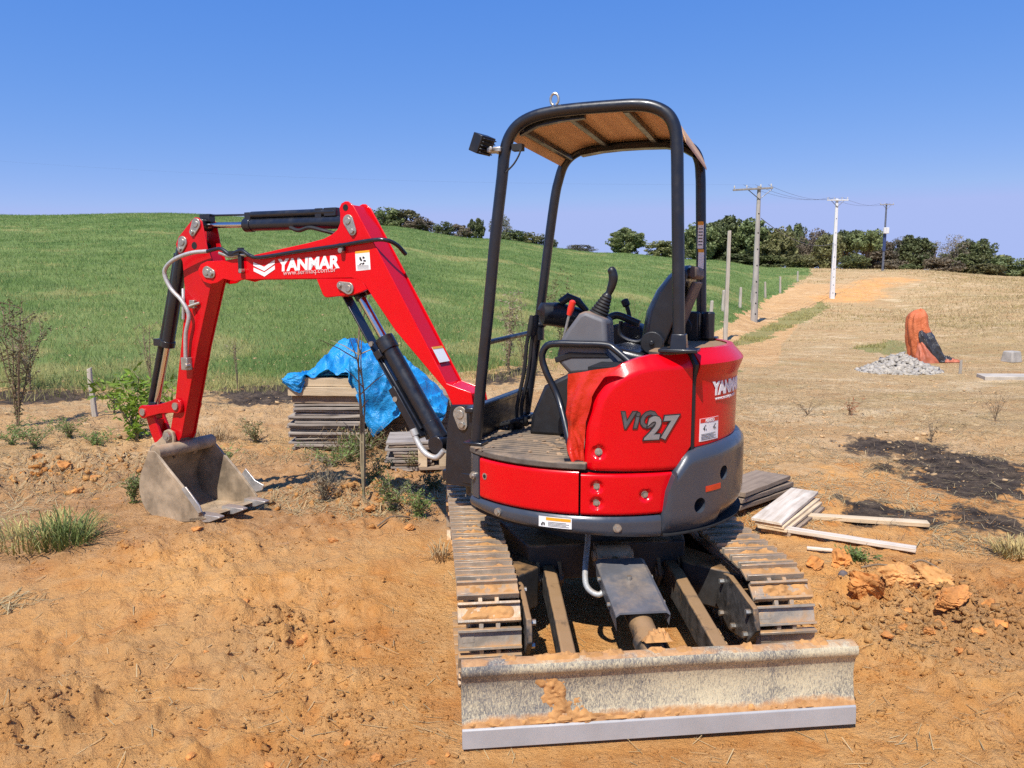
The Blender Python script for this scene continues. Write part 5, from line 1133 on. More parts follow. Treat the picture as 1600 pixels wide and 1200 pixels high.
# ------------------------------------------------------------------ covered mixer, rubble, concrete
MB0 = gpz(1440, 566)
cm = empty('covered_mixer', MB0, 'upright machine wrapped in orange tarpaulin and black plastic behind the rubble', 'mixer')
def drape(rows, mat, name, seed, n=56, amp=.05, fold=7):
    """wrapped sheet: rows (z, cx, half width, half depth, cy), creased and pleated"""
    m = MB(); V = []
    zs = np.linspace(rows[0][0], rows[-1][0], 44)
    for z in zs:
        c, a, b, cy = [float(np.interp(z, [r[0] for r in rows], [r[k] for r in rows])) for k in (1, 2, 3, 4)]
        for k in range(n):
            t = 2 * math.pi * k / n; ct, st = math.cos(t), math.sin(t); sq = 1 / max(abs(ct), abs(st)) ** .35
            f = float(fbm(ct * 1.7 + seed, st * 1.7 + z * 2.6, seed, 4)) - .5; cr = abs(float(fbm(ct * 2.6 - seed, st * 2.6 + z * 3.1, seed + 3, 3)) - .5)
            w = sq * (1 + amp * 2.2 * f - amp * 3.2 * cr + amp * .6 * math.sin(fold * t + z * 4 + 3 * f))
            V.append((c + a * ct * w, cy + b * st * w, z + .06 * f + .03 * math.sin(3 * t + seed) * (z > rows[0][0])))
    q = len(zs); m.add(V, [(i * n + k, i * n + (k + 1) % n, (i + 1) * n + (k + 1) % n, (i + 1) * n + k) for i in range(q - 1) for k in range(n)] + [tuple(range((q - 1) * n, q * n))])
    return m.build(name, mat, cm, smooth=45)
drape([(-.05, .10, .30, .30, .1), (.25, .04, .28, .28, .1), (.55, -.04, .255, .24, .1), (.80, -.09, .22, .22, .1), (1.0, -.10, .195, .2, .1), (1.08, -.09, .16, .16, .1), (1.13, -.07, .09, .10, .1), (1.15, -.06, .01, .01, .1)], 'tarp_orange', 'orange_cover', 5, amp=.10)
drape([(-.05, .22, .26, .25, -.04), (.12, .18, .22, .24, -.06), (.35, .07, .20, .20, -.09), (.55, .0, .185, .15, -.09), (.66, -.03, .14, .10, -.06), (.71, -.03, .02, .02, 0)], 'tarp_black', 'black_cover', 9, amp=.13)
drape([(-.05, .02, .25, .18, -.26), (.12, -.04, .19, .15, -.25), (.30, -.10, .11, .12, -.2), (.42, -.13, .06, .07, -.14), (.47, -.14, .01, .01, -.1)], pmat('faded_red_tarpaulin', (.42, .12, .06), .6, 0, .25, 5, .4, 20), 'orange_cover', 12, amp=.15)
m = MB(); m.patch((.46, -.10, .02), (1, 0, 0), (0, 1, 0), (0, 0, 1), .22, .2, .06, 66, 26, 18, .25); m.build('black_cover', 'tarp_black', cm)
m = MB(); m.patch((.54, -.26, .02), (1, 0, 0), (0, 1, 0), (0, 0, 1), .20, .08, .04, 67, 20, 12, .25); m.build('orange_cover', bpy.data.materials['faded_red_tarpaulin'], cm)
RB = gpz(1416, 584); ico = bmesh.new(); bmesh.ops.create_icosphere(ico, subdivisions=1, radius=1); IV1 = np.array([v.co[:] for v in ico.verts]); IF1 = np.array([[v.index for v in f.verts] for f in ico.faces]); ico.free()
ico = bmesh.new(); bmesh.ops.create_icosphere(ico, subdivisions=2, radius=1); IV2 = np.array([v.co[:] for v in ico.verts]); IF2 = np.array([[v.index for v in f.verts] for f in ico.faces]); ico.free()
ico = bmesh.new(); bmesh.ops.create_cube(ico, size=1.6); IVc = np.array([v.co[:] for v in ico.verts]); bmesh.ops.triangulate(ico, faces=ico.faces); IFc = np.array([[v.index for v in f.verts] for f in ico.faces]); ico.free()
def scatter(name, pts, sizes, mat, base=1, rough=.3, flat=.7, tilt=.5):
    """many small stones joined into one mesh"""
    IV, IF = {0: (IVc, IFc), 1: (IV1, IF1), 2: (IV2, IF2)}[base]; n = len(pts); k = len(IV); pts = np.asarray(pts); sizes = np.asarray(sizes)
    V = np.repeat(IV[None], n, 0) * (1 + rng.uniform(-rough, rough, (n, k, 1)))
    V = V * np.stack([rng.uniform(.75, 1.3, n), rng.uniform(.75, 1.3, n), rng.uniform(.7, 1.2, n) * flat], -1)[:, None, :]
    a = rng.uniform(0, 2 * math.pi, n); b = rng.uniform(-tilt, tilt, n); ca, sa, cb, sb = np.cos(a), np.sin(a), np.cos(b), np.sin(b)
    x, y, z_ = V[..., 0], V[..., 1], V[..., 2]
    y, z_ = y * cb[:, None] - z_ * sb[:, None], y * sb[:, None] + z_ * cb[:, None]
    x, y = x * ca[:, None] - y * sa[:, None], x * sa[:, None] + y * ca[:, None]
    V = np.stack([x, y, z_], -1) * sizes[:, None, None] + pts[:, None, :]
    F = (IF[None] + (np.arange(n) * k)[:, None, None]).reshape(-1, 3)
    return np_mesh(name, V.reshape(-1, 3), F, mat)
n = 1500; t = rng.uniform(0, 2 * math.pi, n); r = np.sqrt(rng.uniform(0, 1, n)); hx = .80; hgt = .40
pt = np.stack([RB.x + r * np.cos(t) * hx + .05, RB.y + .35 + r * np.sin(t) * .6, RB.z + hgt * (1 - r) ** 1.0 * (.8 + .2 * rng.uniform(0, 1, n)) - .02], -1)
o = scatter('rubble_heap', pt, rng.uniform(.018, .055, n) * (1 + .5 * (rng.uniform(0, 1, n) > .93)), 'rubble', 0, .35, .6, .9); tag(o, 'heap of broken pale grey stone rubble on dry grass', 'rubble', kind='stuff')
b = gpz(1580, 566); m = MB(); m.box((0, 0, .12), (.32, .3, .26), taper=.8); o = m.build('concrete_block', pmat('grey_block', (.36, .33, .29), .95, 0, .25, 6, .5, 30), None, bevel=.03, seg=3); o.location = b; o.rotation_euler = (0, 0, .3); tag(o, 'small grey concrete block on the dry slope above the slab', 'block')
b = gpz(1610, 592); m = MB(); m.prism([(-.95, -.20), (.9, -.28), (.95, .25), (-.80, .32)], -.05, .07, 'z'); o = m.build('concrete_slab', pmat('dusty_slab', (.46, .40, .32), .95, 0, .2, 4, .4, 30), None, bevel=.01); o.location = b; tag(o, 'flat pale concrete slab lying on the ground below the block', 'slab')

# ------------------------------------------------------------------ vegetation helpers
def quads(C, size, aspect=1.0, updown=1.0):
    """random leaf quads at centres C (n,3); size (n,)"""
    n = len(C); u = rng.normal(size=(n, 3)); u[:, 2] *= updown; u /= np.linalg.norm(u, axis=1)[:, None] + 1e-9
    w = rng.normal(size=(n, 3)); v = np.cross(u, w); v /= np.linalg.norm(v, axis=1)[:, None] + 1e-9
    s = np.asarray(size)[:, None]; a = u * s; b = v * s * aspect
    V = np.stack([C - a, C - b * .9 + a * .1, C + a, C + b * .9 + a * .1], 1).reshape(-1, 3)
    return V, np.arange(n * 4).reshape(-1, 4)
def crown_variant(seed, ncl, nl, leaf, spread=.085, umbrella=False, gap=.0, base=.18):
    g = np.random.default_rng(seed); C = []; cl = []
    while len(cl) < ncl:
        p = g.uniform(-1, 1, 3); q = np.linalg.norm(p)
        if q > 1 or q < .25: continue
        if umbrella and p[2] < -.35: continue
        zc = (base + 1) / 2; zh = (1 - base) / 2
        if umbrella: c = np.array([p[0] * .44, p[1] * .44, .64 + p[2] * .30])
        else: c = np.array([p[0] * .42, p[1] * .42, zc + p[2] * zh * .86])
        cl.append(c)
    for c in cl:
        k = int(nl * g.uniform(.5, 1.4)); s = spread * g.uniform(.6, 1.35); d = g.normal(size=(k, 3)); d /= np.linalg.norm(d, axis=1)[:, None]
        C.append(c + d * (s * g.uniform(.35, 1.0, k) ** .5)[:, None] * np.array([1, 1, .8]))
    C = np.concatenate(C); C[:, 2] = np.clip(C[:, 2], .02, 1); V, F = quads(C, g.uniform(.6, 1.3, len(C)) * leaf, .6)
    tr = MB(); rr = random.Random(seed); P = [Vector((0, 0, -.03)), Vector((rr.uniform(-.02, .02), 0, .2)), Vector((rr.uniform(-.03, .03), rr.uniform(-.02, .02), .42)), Vector((rr.uniform(-.04, .04), rr.uniform(-.03, .03), .62))]
    tr.tube(P, [.030, .024, .018, .008], 8)
    for c in [cl[i] for i in g.permutation(len(cl))[:10]]:
        s = rr.choice((1, 2)); a = P[s]; mid = a.lerp(Vector(c), .5) + Vector((0, 0, .03)); tr.tube([a, mid, Vector(c)], [.013, .008, .003], 6)
    return V, F, tr
VAR = {}
def tree_mesh(kind, seed):
    key = (kind, seed)
    if key not in VAR:
        prm = dict(round=dict(ncl=110, nl=90, leaf=.032, spread=.10, base=.02), bush=dict(ncl=60, nl=85, leaf=.036, base=.0, spread=.13), umb=dict(ncl=70, nl=85, leaf=.030, umbrella=True, spread=.10), bare=dict(ncl=60, nl=40, leaf=.016, spread=.12, base=.08), light=dict(ncl=90, nl=60, leaf=.024, spread=.11, base=.1))[kind]
        VAR[key] = crown_variant(seed, **prm)
    return VAR[key]
TM = {}
def tree(px, ty, by, hw, Y, kind, leaf, label, group, name='tree', seed=1, base_z=None):
    b = at(px, by, Y); zb = hz1(b.x, b.y); h = at(px, ty, Y).z - zb; w = 2 * hw / FPX * Y * 1.08
    zb -= .35; h += .35
    e = empty(name, (b.x, b.y, zb), label, 'tree' if kind != 'bush' else 'bush', group, rz=random.uniform(0, 6))
    k = (kind, seed, leaf)
    if k not in TM:
        V, F, tr = tree_mesh(kind, seed); c = np_mesh('crown', V, F, leaf, e); t = tr.build('trunk', 'bark', e); TM[k] = (c.data, t.data)
    else:
        for nm, me in zip(('crown', 'trunk'), TM[k]): link(bpy.data.objects.new(nm, me), e)
    e.scale = (w, w, h); return e
G1 = 'trees on the ridge of the green hill'; G2 = 'trees along the far tree line'
LAB = {'leaf_dark': 'dark green', 'leaf_mid': 'green', 'leaf_olive': 'olive green', 'leaf_brown': 'brown dry', 'leaf_grey': 'pale grey-green'}
TREES = [(600, 322, 356, 30, 112, 'bush', 'leaf_mid', 1), (632, 326, 360, 28, 114, 'bush', 'leaf_olive', 2), (655, 338, 364, 26, 112, 'bush', 'leaf_brown', 3), (692, 345, 367, 16, 111, 'bush', 'leaf_dark', 1),
         (718, 349, 370, 18, 112, 'bush', 'leaf_brown', 2), (744, 339, 373, 15, 113, 'round', 'leaf_dark', 4), (782, 335, 378, 18, 114, 'light', 'leaf_grey', 5), (804, 358, 382, 22, 112, 'bush', 'leaf_dark', 3), (832, 362, 386, 20, 112, 'bush', 'leaf_olive', 1), (858, 372, 389, 13, 113, 'bush', 'leaf_dark', 2), (905, 381, 395, 26, 118, 'light', 'leaf_grey', 6),
         (978, 354, 397, 30, 110, 'round', 'leaf_mid', 7), (1038, 374, 402, 32, 109, 'bush', 'leaf_olive', 3),
         (1092, 344, 408, 32, 112, 'round', 'leaf_mid', 8), (1135, 335, 412, 42, 114, 'round', 'leaf_dark', 9), (1175, 339, 414, 36, 112, 'round', 'leaf_mid', 7), (1212, 350, 420, 30, 110, 'round', 'leaf_olive', 8), (1240, 346, 422, 20, 116, 'round', 'leaf_dark', 4), (1270, 357, 426, 28, 112, 'light', 'leaf_brown', 5), (1292, 362, 428, 24, 108, 'bush', 'leaf_olive', 2),
         (1322, 354, 432, 28, 114, 'umb', 'leaf_dark', 10), (1350, 356, 432, 30, 112, 'umb', 'leaf_mid', 11), (1332, 396, 440, 26, 92, 'bush', 'leaf_mid', 1), (1378, 372, 430, 22, 116, 'light', 'leaf_brown', 6), (1400, 370, 428, 20, 115, 'light', 'leaf_grey', 5), (1430, 364, 428, 30, 114, 'round', 'leaf_dark', 9), (1458, 372, 432, 28, 112, 'bare', 'leaf_brown', 12),
         (1488, 366, 432, 28, 113, 'bare', 'leaf_brown', 13), (1522, 371, 430, 30, 114, 'umb', 'leaf_dark', 11), (1510, 392, 434, 26, 110, 'bush', 'leaf_mid', 3), (1560, 400, 434, 30, 113, 'bush', 'leaf_dark', 2), (1596, 402, 434, 30, 114, 'bush', 'leaf_mid', 1), (1640, 398, 436, 34, 114, 'round', 'leaf_dark', 8), (1418, 411, 428, 14, 100, 'bush', 'leaf_mid', 3),
         (1060, 386, 406, 24, 108, 'bush', 'leaf_mid', 2), (1250, 396, 428, 24, 104, 'bush', 'leaf_olive', 1), (1470, 402, 436, 30, 108, 'bush', 'leaf_brown', 2), (1390, 404, 432, 24, 110, 'bush', 'leaf_brown', 3), (1540, 410, 438, 26, 106, 'bush', 'leaf_olive', 3), (1110, 372, 412, 40, 116, 'round', 'leaf_olive', 8), (1195, 362, 418, 38, 118, 'round', 'leaf_mid', 9), (1255, 372, 424, 36, 118, 'round', 'leaf_mid', 7), (1300, 376, 430, 36, 118, 'light', 'leaf_olive', 6), (1365, 384, 432, 34, 118, 'bush', 'leaf_brown', 1), (1415, 384, 432, 34, 118, 'bush', 'leaf_mid', 2), (1480, 392, 434, 36, 118, 'bush', 'leaf_mid', 3), (1545, 396, 434, 34, 118, 'bush', 'leaf_olive', 2), (1150, 395, 416, 40, 109, 'bush', 'leaf_dark', 3), (1200, 398, 420, 30, 108, 'bush', 'leaf_mid', 2)]
KD = dict(round='rounded broad tree', bush='low bushy tree', umb='flat-topped tree with bare trunk', bare='leafless brown tree', light='thin airy tree')
for (px, ty, by, hw, Y, kind, lf, sd) in TREES:
    left = px < 940
    tree(px, ty, by, hw, Y, kind, lf, f"{LAB[lf] if kind != 'bare' else 'dry'} {KD[kind]} {'on the ridge of the green hill' if left else 'in the far tree line'}", (G1 if left else G2) + ' ' + lf[5:] + ' ' + kind, seed=sd, name='tree' if kind != 'bush' else 'bush')

# --- plants close by
def plant(px, by, ty, hw, name, label, stem_mat, leaf_mat_, nst=5, nleaf=200, leaf=.03, group=None, cat='shrub', spread=.5, aspect=.35, low=.15, r=.008, Y=None, curve=.2, twigs=3):
    b = gpz(px, by); h = at(px, ty, b.y).z - b.z; w = hw / FPX * b.y; e = empty(name, b, label, cat, group); rr = random.Random(int(px * 7 + by)); m = MB(); C = []
    for s in range(nst):
        a = rr.uniform(0, 6.28); k = rr.uniform(.2, 1) * w * spread * 2; hh = h * rr.uniform(.65, 1.0) if s else h
        if s == 0: k *= .25
        P = [Vector((rr.uniform(-.01, .01), rr.uniform(-.01, .01), -.04))] + [Vector((math.cos(a) * k * t ** 1.5 + rr.uniform(-1, 1) * curve * .06 * h, math.sin(a) * k * t ** 1.5 + rr.uniform(-1, 1) * curve * .06 * h, hh * t)) for t in (.2, .4, .6, .8, 1)]
        Q = smooth_path(P, 3); m.tube(Q, list(np.linspace(r, r * .3, len(Q))), 6)
        for t in range(twigs):
            i = rr.randrange(len(Q) // 3, len(Q)); d = Vector((rr.uniform(-1, 1), rr.uniform(-1, 1), rr.uniform(.2, 1))).normalized() * h * rr.uniform(.1, .26); T = [Q[i], Q[i] + d * .5 + Vector((0, 0, .01)), Q[i] + d]; m.tube(T, [r * .5, r * .35, r * .18], 5)
            C += [Q[i].lerp(Q[i] + d, rr.uniform(.2, 1.05)) for _ in range(max(1, nleaf // (nst * twigs * 2)))]
        C += [Q[rr.randrange(int(len(Q) * low), len(Q))] for _ in range(nleaf // (nst * 2))]
    m.build('stem', stem_mat, e)
    if nleaf:
        C = np.array([c[:] for c in C]) + rng.normal(size=(len(C), 3)) * leaf * .9; C[:, 2] = np.maximum(C[:, 2], .01); V, F = quads(C, rng.uniform(.6, 1.25, len(C)) * leaf, aspect, .6); np_mesh('foliage', V, F, leaf_mat_, e)
    return e
plant(28, 668, 470, 60, 'shrub', 'half-dry shrub with sparse small leaves at the left edge of the clearing', 'twig', 'leaf_olive', 8, 1100, .026, spread=.5, r=.010, twigs=5)
plant(48, 610, 490, 40, 'shrub', 'dead brown twiggy shrub behind the half-dry one at the field edge', 'twig', 'leaf_brown', 7, 420, .022, spread=.6, r=.007, twigs=5)
plant(213, 690, 586, 50, 'sapling', 'young sapling with glossy bright green leaves behind the bucket', 'stem', 'leaf_bright', 9, 620, .058, cat='sapling', spread=.8, aspect=.28)
plant(178, 646, 608, 32, 'sapling', 'small bright green seedling at the foot of the stake', 'stem', 'leaf_bright', 4, 110, .045, cat='sapling', spread=.7, aspect=.28)
plant(236, 600, 505, 26, 'shrub', 'dry grey twiggy shrub behind the bucket cylinder at the field edge', 'twig', 'leaf_brown', 5, 160, .018, spread=.6)
plant(371, 608, 522, 14, 'weed', 'thin dry brown weed standing alone before the green field', 'twig', 'leaf_brown', 3, 60, .022, cat='weed', spread=.4, r=.007)
plant(569, 790, 470, 26, 'sapling', 'tall thin bare sapling with few branches in front of the blue tarp', 'stem', 'leaf_brown', 3, 14, .015, cat='sapling', spread=.20, r=.0105, twigs=4)
plant(795, 584, 455, 20, 'shrub', 'dry brown bush seen through the canopy posts at the field edge', 'twig', 'leaf_brown', 7, 420, .035, spread=.5)
plant(820, 586, 480, 26, 'shrub', 'sparse yellow-brown bush behind the travel levers at the field edge', 'twig', 'leaf_olive', 6, 260, .03, spread=.6)
plant(880, 560, 432, 42, 'shrub', 'yellow-green leafy bush behind the operator console', 'twig', 'leaf_olive', 8, 700, .045, spread=.6)
plant(985, 552, 455, 40, 'shrub', 'thin twiggy weeds behind the operator seat', 'twig', 'leaf_weed', 8, 160, .02, spread=.7, r=.006)
plant(1328, 648, 618, 16, 'weed', 'small rust-brown dead weed on the straw ground', 'twig', pmat('rust_leaf', (.30, .10, .04), .9), 6, 90, .022, cat='weed', spread=.8, r=.004)
plant(1262, 650, 624, 26, 'weed', 'low grey dead weed on the straw ground by the excavator hood', 'twig', 'leaf_brown', 9, 60, .015, cat='weed', spread=1.0, r=.004)
plant(1455, 690, 655, 14, 'weed', 'dry upright weed stalks above the burnt patch', 'twig', 'leaf_brown', 5, 40, .02, cat='weed', spread=.6, r=.004)
plant(1555, 660, 610, 22, 'weed', 'dry straw-coloured weed tuft near the concrete slab', 'twig', 'leaf_brown', 8, 60, .02, cat='weed', spread=.7, r=.004)
for i, (px, by, ty, hw, lf, lb) in enumerate((
        (520, 728, 694, 40, 'leaf_weed', 'low green weeds growing in front of the board stack'), (545, 722, 690, 34, 'leaf_weed', 'low green weeds growing in front of the board stack'), (612, 800, 745, 34, 'leaf_weed', 'feathery green weed beside the foot of the bare sapling'), (655, 806, 770, 26, 'leaf_weed', 'small green weed on soil close to the left track'),
        (588, 765, 715, 22, 'leaf_weed', 'green weed by the sapling near the low board heap'), (505, 785, 722, 24, 'leaf_brown', 'dark dead weed clump on the soil right of the bucket'), (680, 770, 738, 16, 'leaf_dark', 'dark green weed in shade of the swing post'), (55, 705, 655, 34, 'leaf_weed', 'green weeds under the half-dry shrub'),
        (110, 690, 655, 24, 'leaf_weed', 'low green weed patch near the wooden stake'), (240, 640, 610, 30, 'leaf_weed', 'weeds under the bright sapling'), (210, 790, 745, 8, 'leaf_weed', 'thin green weed left of the bucket'), (1340, 890, 860, 26, 'leaf_weed', 'scanty green weed beside the broken clods'), (640, 735, 700, 20, 'leaf_olive', 'dry grassy weed in front of the low board heap'), (20, 700, 668, 34, 'leaf_weed', 'broad green weed patch below the left shrubs'), (150, 700, 676, 22, 'leaf_weed', 'small green weed in front of the wooden stake'), (400, 690, 655, 22, 'leaf_olive', 'sparse dry weed between bucket arm and board stack'), (350, 735, 700, 16, 'leaf_weed', 'small green weed behind the bucket'), (560, 715, 672, 34, 'leaf_weed', 'tall green weed against the board stack'))):
    plant(px, by, ty, hw, 'weed', lb, 'stem', lf, 14, 420, .019, cat='weed', spread=.9, r=.0035, aspect=.3, low=.05, group='weeds before the stack' if i < 2 else None)
def tuft(px, by, hw, hpx, n, mat, name, label, lean=0., group=None, dry=.0):
    b = gpz(px, by); s = b.y / FPX; a = rng.uniform(0, 6.28, n); r = np.sqrt(rng.uniform(0, 1, n)) * hw * s * .5; L = rng.uniform(.5, 1.1, n) * hpx * s
    ox = np.cos(a) * r; oy = np.sin(a) * r; da = a + rng.normal(size=n) * .6; out = rng.uniform(.3, .9, n) * L * (.5 + .8 * r / (hw * s * .5))
    V = []; F = []
    for i in range(n):
        w = rng.uniform(.002, .0045); d = np.array([math.cos(da[i]), math.sin(da[i])]); pn = np.array([-d[1], d[0]]) * w; k = len(V); up = max(.1, 1 - out[i] / (L[i] * 2.0))
        for t, ww in ((0, 1), (.4, .9), (.75, .6), (1, .1)):
            z = L[i] * up * math.sin(t * 2.2) / math.sin(1.57) * .9; c = np.array([ox[i], oy[i]]) + d * out[i] * t
            V += [(c[0] + pn[0] * ww, c[1] + pn[1] * ww, z), (c[0] - pn[0] * ww, c[1] - pn[1] * ww, z)]
        F += [(k + 2 * q, k + 2 * q + 1, k + 2 * q + 3, k + 2 * q + 2) for q in range(3)]
    o = np_mesh(name, V, F, mat); o.location = b; return tag(o, label, 'grass tuft', group)
tuft(100, 852, 80, 70, 260, 'leaf_weed', 'grass_tuft', 'green grass tuft lying flattened on the bare soil left of the bucket')
tuft(60, 846, 150, 55, 220, 'straw_g', 'grass_tuft', 'yellow dry grass spread beside the green tuft on bare soil')
tuft(1592, 870, 70, 40, 260, 'straw_g', 'grass_tuft', 'green and dry grass tuft at the foot of the burnt patch')
tuft(690, 868, 30, 40, 60, 'straw', 'grass_tuft', 'few dry grass blades beside the left track')
tuft(330, 690, 60, 30, 160, 'straw', 'grass_tuft', 'dry pale grass between bucket arm and board stack')
tuft(560, 700, 90, 60, 260, 'straw', 'grass_tuft', 'tall dry straw in front of the tarped boards')
tuft(650, 720, 70, 60, 240, 'straw', 'grass_tuft', 'tall dry straw in front of the low board heap')

# ------------------------------------------------------------------ grass and straw (uncountable)
def blades(name, pts, h, w, mat, lean=.35):
    n = len(pts); a = rng.uniform(0, 6.28, n); dx, dy = np.cos(a) * w / 2, np.sin(a) * w / 2; b = rng.uniform(0, 6.28, n); l = rng.uniform(.05, lean, n) * h
    z = hbase(pts[:, 0], pts[:, 1]) + detail(pts[:, 0], pts[:, 1]) - .01
    A = np.stack([pts[:, 0] - dx, pts[:, 1] - dy, z], -1); B = np.stack([pts[:, 0] + dx, pts[:, 1] + dy, z], -1); C = np.stack([pts[:, 0] + np.cos(b) * l, pts[:, 1] + np.sin(b) * l, z + h], -1)
    return np_mesh(name, np.stack([A, B, C], 1).reshape(-1, 3), np.arange(n * 3).reshape(-1, 3), mat)
def polar_pts(n, r0, r1, a0, a1, p=1.0):
    r = r0 * (r1 / r0) ** (rng.uniform(0, 1, n) ** p); a = rng.uniform(rad(a0), rad(a1), n); return np.stack([np.sin(a) * r, np.cos(a) * r], -1)
P = polar_pts(420000, 11, 108, -42, 26, .85); P = P[in_poly(P[:, 0] + (fbm(P[:, 0] * .9, P[:, 1] * .9, 41, 4) - .5), P[:, 1] + (fbm(P[:, 0] * .9, P[:, 1] * .9, 42, 4) - .5), FIELD)]
r = np.hypot(P[:, 0], P[:, 1]); tone = dry_tone(P[:, 0], P[:, 1]); dryb = rng.uniform(0, 1, len(P)) < .10 + .75 * sst(.50, .66, tone)
thin = dryb & (rng.uniform(0, 1, len(P)) < .45); Pd = P[dryb & ~thin]; rd_ = np.hypot(Pd[:, 0], Pd[:, 1])
o = blades('dry_field_grass', Pd, rng.uniform(.04, .13, len(Pd)), .005 + rd_ * .0004, 'straw_g', .9); tag(o, 'yellowed grass in dry patches of the hill field', kind='stuff')
P = P[~dryb]; r = r[~dryb]
o = blades('field_grass', P, rng.uniform(.05, .15, len(P)) * (1 + r / 300), .004 + r * .00034, 'grass', 1.1); tag(o, 'dense green grass covering the hill field', kind='stuff')
P = polar_pts(26000, 10.5, 15, -42, 4, 1.0); d = seg_dist(P[:, 0], P[:, 1], [(p.x, p.y) for p in FIELD_EDGE]); P = P[d < .9 * rng.uniform(0, 1, len(P))]; o = blades('border_straw', P, rng.uniform(.04, .22, len(P)), .008, 'straw_g', .9); tag(o, 'dry ragged grass along the lower edge of the green field', kind='stuff')
P = polar_pts(90000, 13, 105, 12, 42, .9); r = np.hypot(P[:, 0], P[:, 1]); infield = in_poly(P[:, 0], P[:, 1], FIELD); rd = seg_dist(P[:, 0], P[:, 1], [(p.x, p.y) for p in ROAD]); cd = seg_dist(P[:, 0], P[:, 1], [(p.x, p.y) for p in CUT])
az = np.arctan2(P[:, 0], P[:, 1]); cover_ = fbm(P[:, 0] * .5, P[:, 1] * .5, 71, 4) + .22 * sst(.42, .52, az) + .12 * sst(30, 45, r) - .05
ok = (~infield) & (rd > 2.0) & (cd > 3.2) & (cover_ > .42 + .35 * rng.uniform(0, 1, len(P))); P = P[ok]; r = r[ok]
o = blades('dry_slope_grass', P, rng.uniform(.03, .16, len(P)) * (.22 + 1.1 * sst(18, 45, r)), .005 + r * .0005, 'straw', 1.6); tag(o, 'dry yellow grass scattered over the slope on the right', kind='stuff')
P = polar_pts(36000, 32, 112, 16, 42, .7); az = np.arctan2(P[:, 0], P[:, 1]); infl = in_poly(P[:, 0], P[:, 1], FIELD); cd = seg_dist(P[:, 0], P[:, 1], [(p.x, p.y) for p in CUT]); rd = seg_dist(P[:, 0], P[:, 1], [(p.x, p.y) for p in ROAD])
kp = (fbm(P[:, 0] * .22, P[:, 1] * .22, 231, 5, .6) + .10 * sst(.50, .60, az) * sst(50, 80, np.hypot(P[:, 0], P[:, 1])) > .56 + .06 * rng.uniform(0, 1, len(P))) & ~infl & (cd > 3) & (rd > 2.5); P = P[kp]; r = np.hypot(P[:, 0], P[:, 1])
o = blades('slope_scrub', P, rng.uniform(.04, .16, len(P)), .006 + r * .0005, 'straw_g', 1.4); tag(o, 'low brown-green scrub in patches on the dry slope', kind='stuff')
vg = polar_pts(60000, 14, 60, 12, 26, .8); okv = np.zeros(len(vg), bool)
for q in VERGE: okv |= in_poly(vg[:, 0], vg[:, 1], [(p.x, p.y) for p in q])
okv &= fbm(vg[:, 0] * .8, vg[:, 1] * .8, 95, 4) > .38 + .25 * rng.uniform(0, 1, len(vg)); vg = vg[okv]; vr = np.hypot(vg[:, 0], vg[:, 1]); o = blades('verge_grass', vg, rng.uniform(.04, .14, len(vg)), .006 + vr * .0006, 'straw_g', .8); tag(o, 'short half-green grass on the verge of the dirt road', kind='stuff')
# straw bits lying on the ground
def litter(name, P, L, w, mat, label):
    n = len(P); a = rng.uniform(0, 6.28, n); d = np.stack([np.cos(a), np.sin(a)], -1) * L[:, None] / 2; q = np.stack([-np.sin(a), np.cos(a)], -1) * w[:, None] / 2
    z = hz(P[:, 0], P[:, 1]); z0 = hz(*(P - d).T); z1 = hz(*(P + d).T); zz = np.maximum(z, (z0 + z1) / 2) - z
    e0 = np.maximum(z0, z - .02) + zz * .3 + .004; e1 = np.maximum(z1, z - .02) + .004 + rng.uniform(0, .025, n) * (rng.uniform(0, 1, n) < .3)
    V = np.stack([np.c_[P - d - q, e0], np.c_[P - d + q, e0], np.c_[P + d + q, e1], np.c_[P + d - q, e1]], 1).reshape(-1, 3)
    o = np_mesh(name, V, np.arange(n * 4).reshape(-1, 4), mat); return tag(o, label, kind='stuff')
P = polar_pts(110000, 4.5, 26, -40, 40, 1.0); azp = np.arctan2(P[:, 0], P[:, 1]); rp = np.hypot(P[:, 0], P[:, 1]); dn = fbm(P[:, 0] * 1.1, P[:, 1] * 1.1, 73, 4) + .15 * (azp > .2) * sst(5, 7, rp) - .16 * (rp < 5.6) - .05 * (azp < 0)
ux, uy = to_un(P[:, 0], P[:, 1]); P = P[(dn > .50) & ~((np.abs(ux) < .9) & (np.abs(uy) < 1.4)) & ~in_poly(P[:, 0], P[:, 1], FIELD)]
bq = np.zeros(len(P), bool)
for q in BURN: bq |= in_poly(P[:, 0], P[:, 1], [(p.x, p.y) for p in q])
P = P[~bq | (rng.uniform(0, 1, len(P)) < .12)]
litter('straw_litter', P, rng.uniform(.03, .16, len(P)), rng.uniform(.002, .005, len(P)), 'straw', 'bits of dry straw strewn over the bare ground')
P = polar_pts(700, 2.2, 5, -38, 38); litter('straw_litter', P, rng.uniform(.02, .11, len(P)), rng.uniform(.002, .004, len(P)), 'straw', 'few straws lying on the orange soil in the foreground')

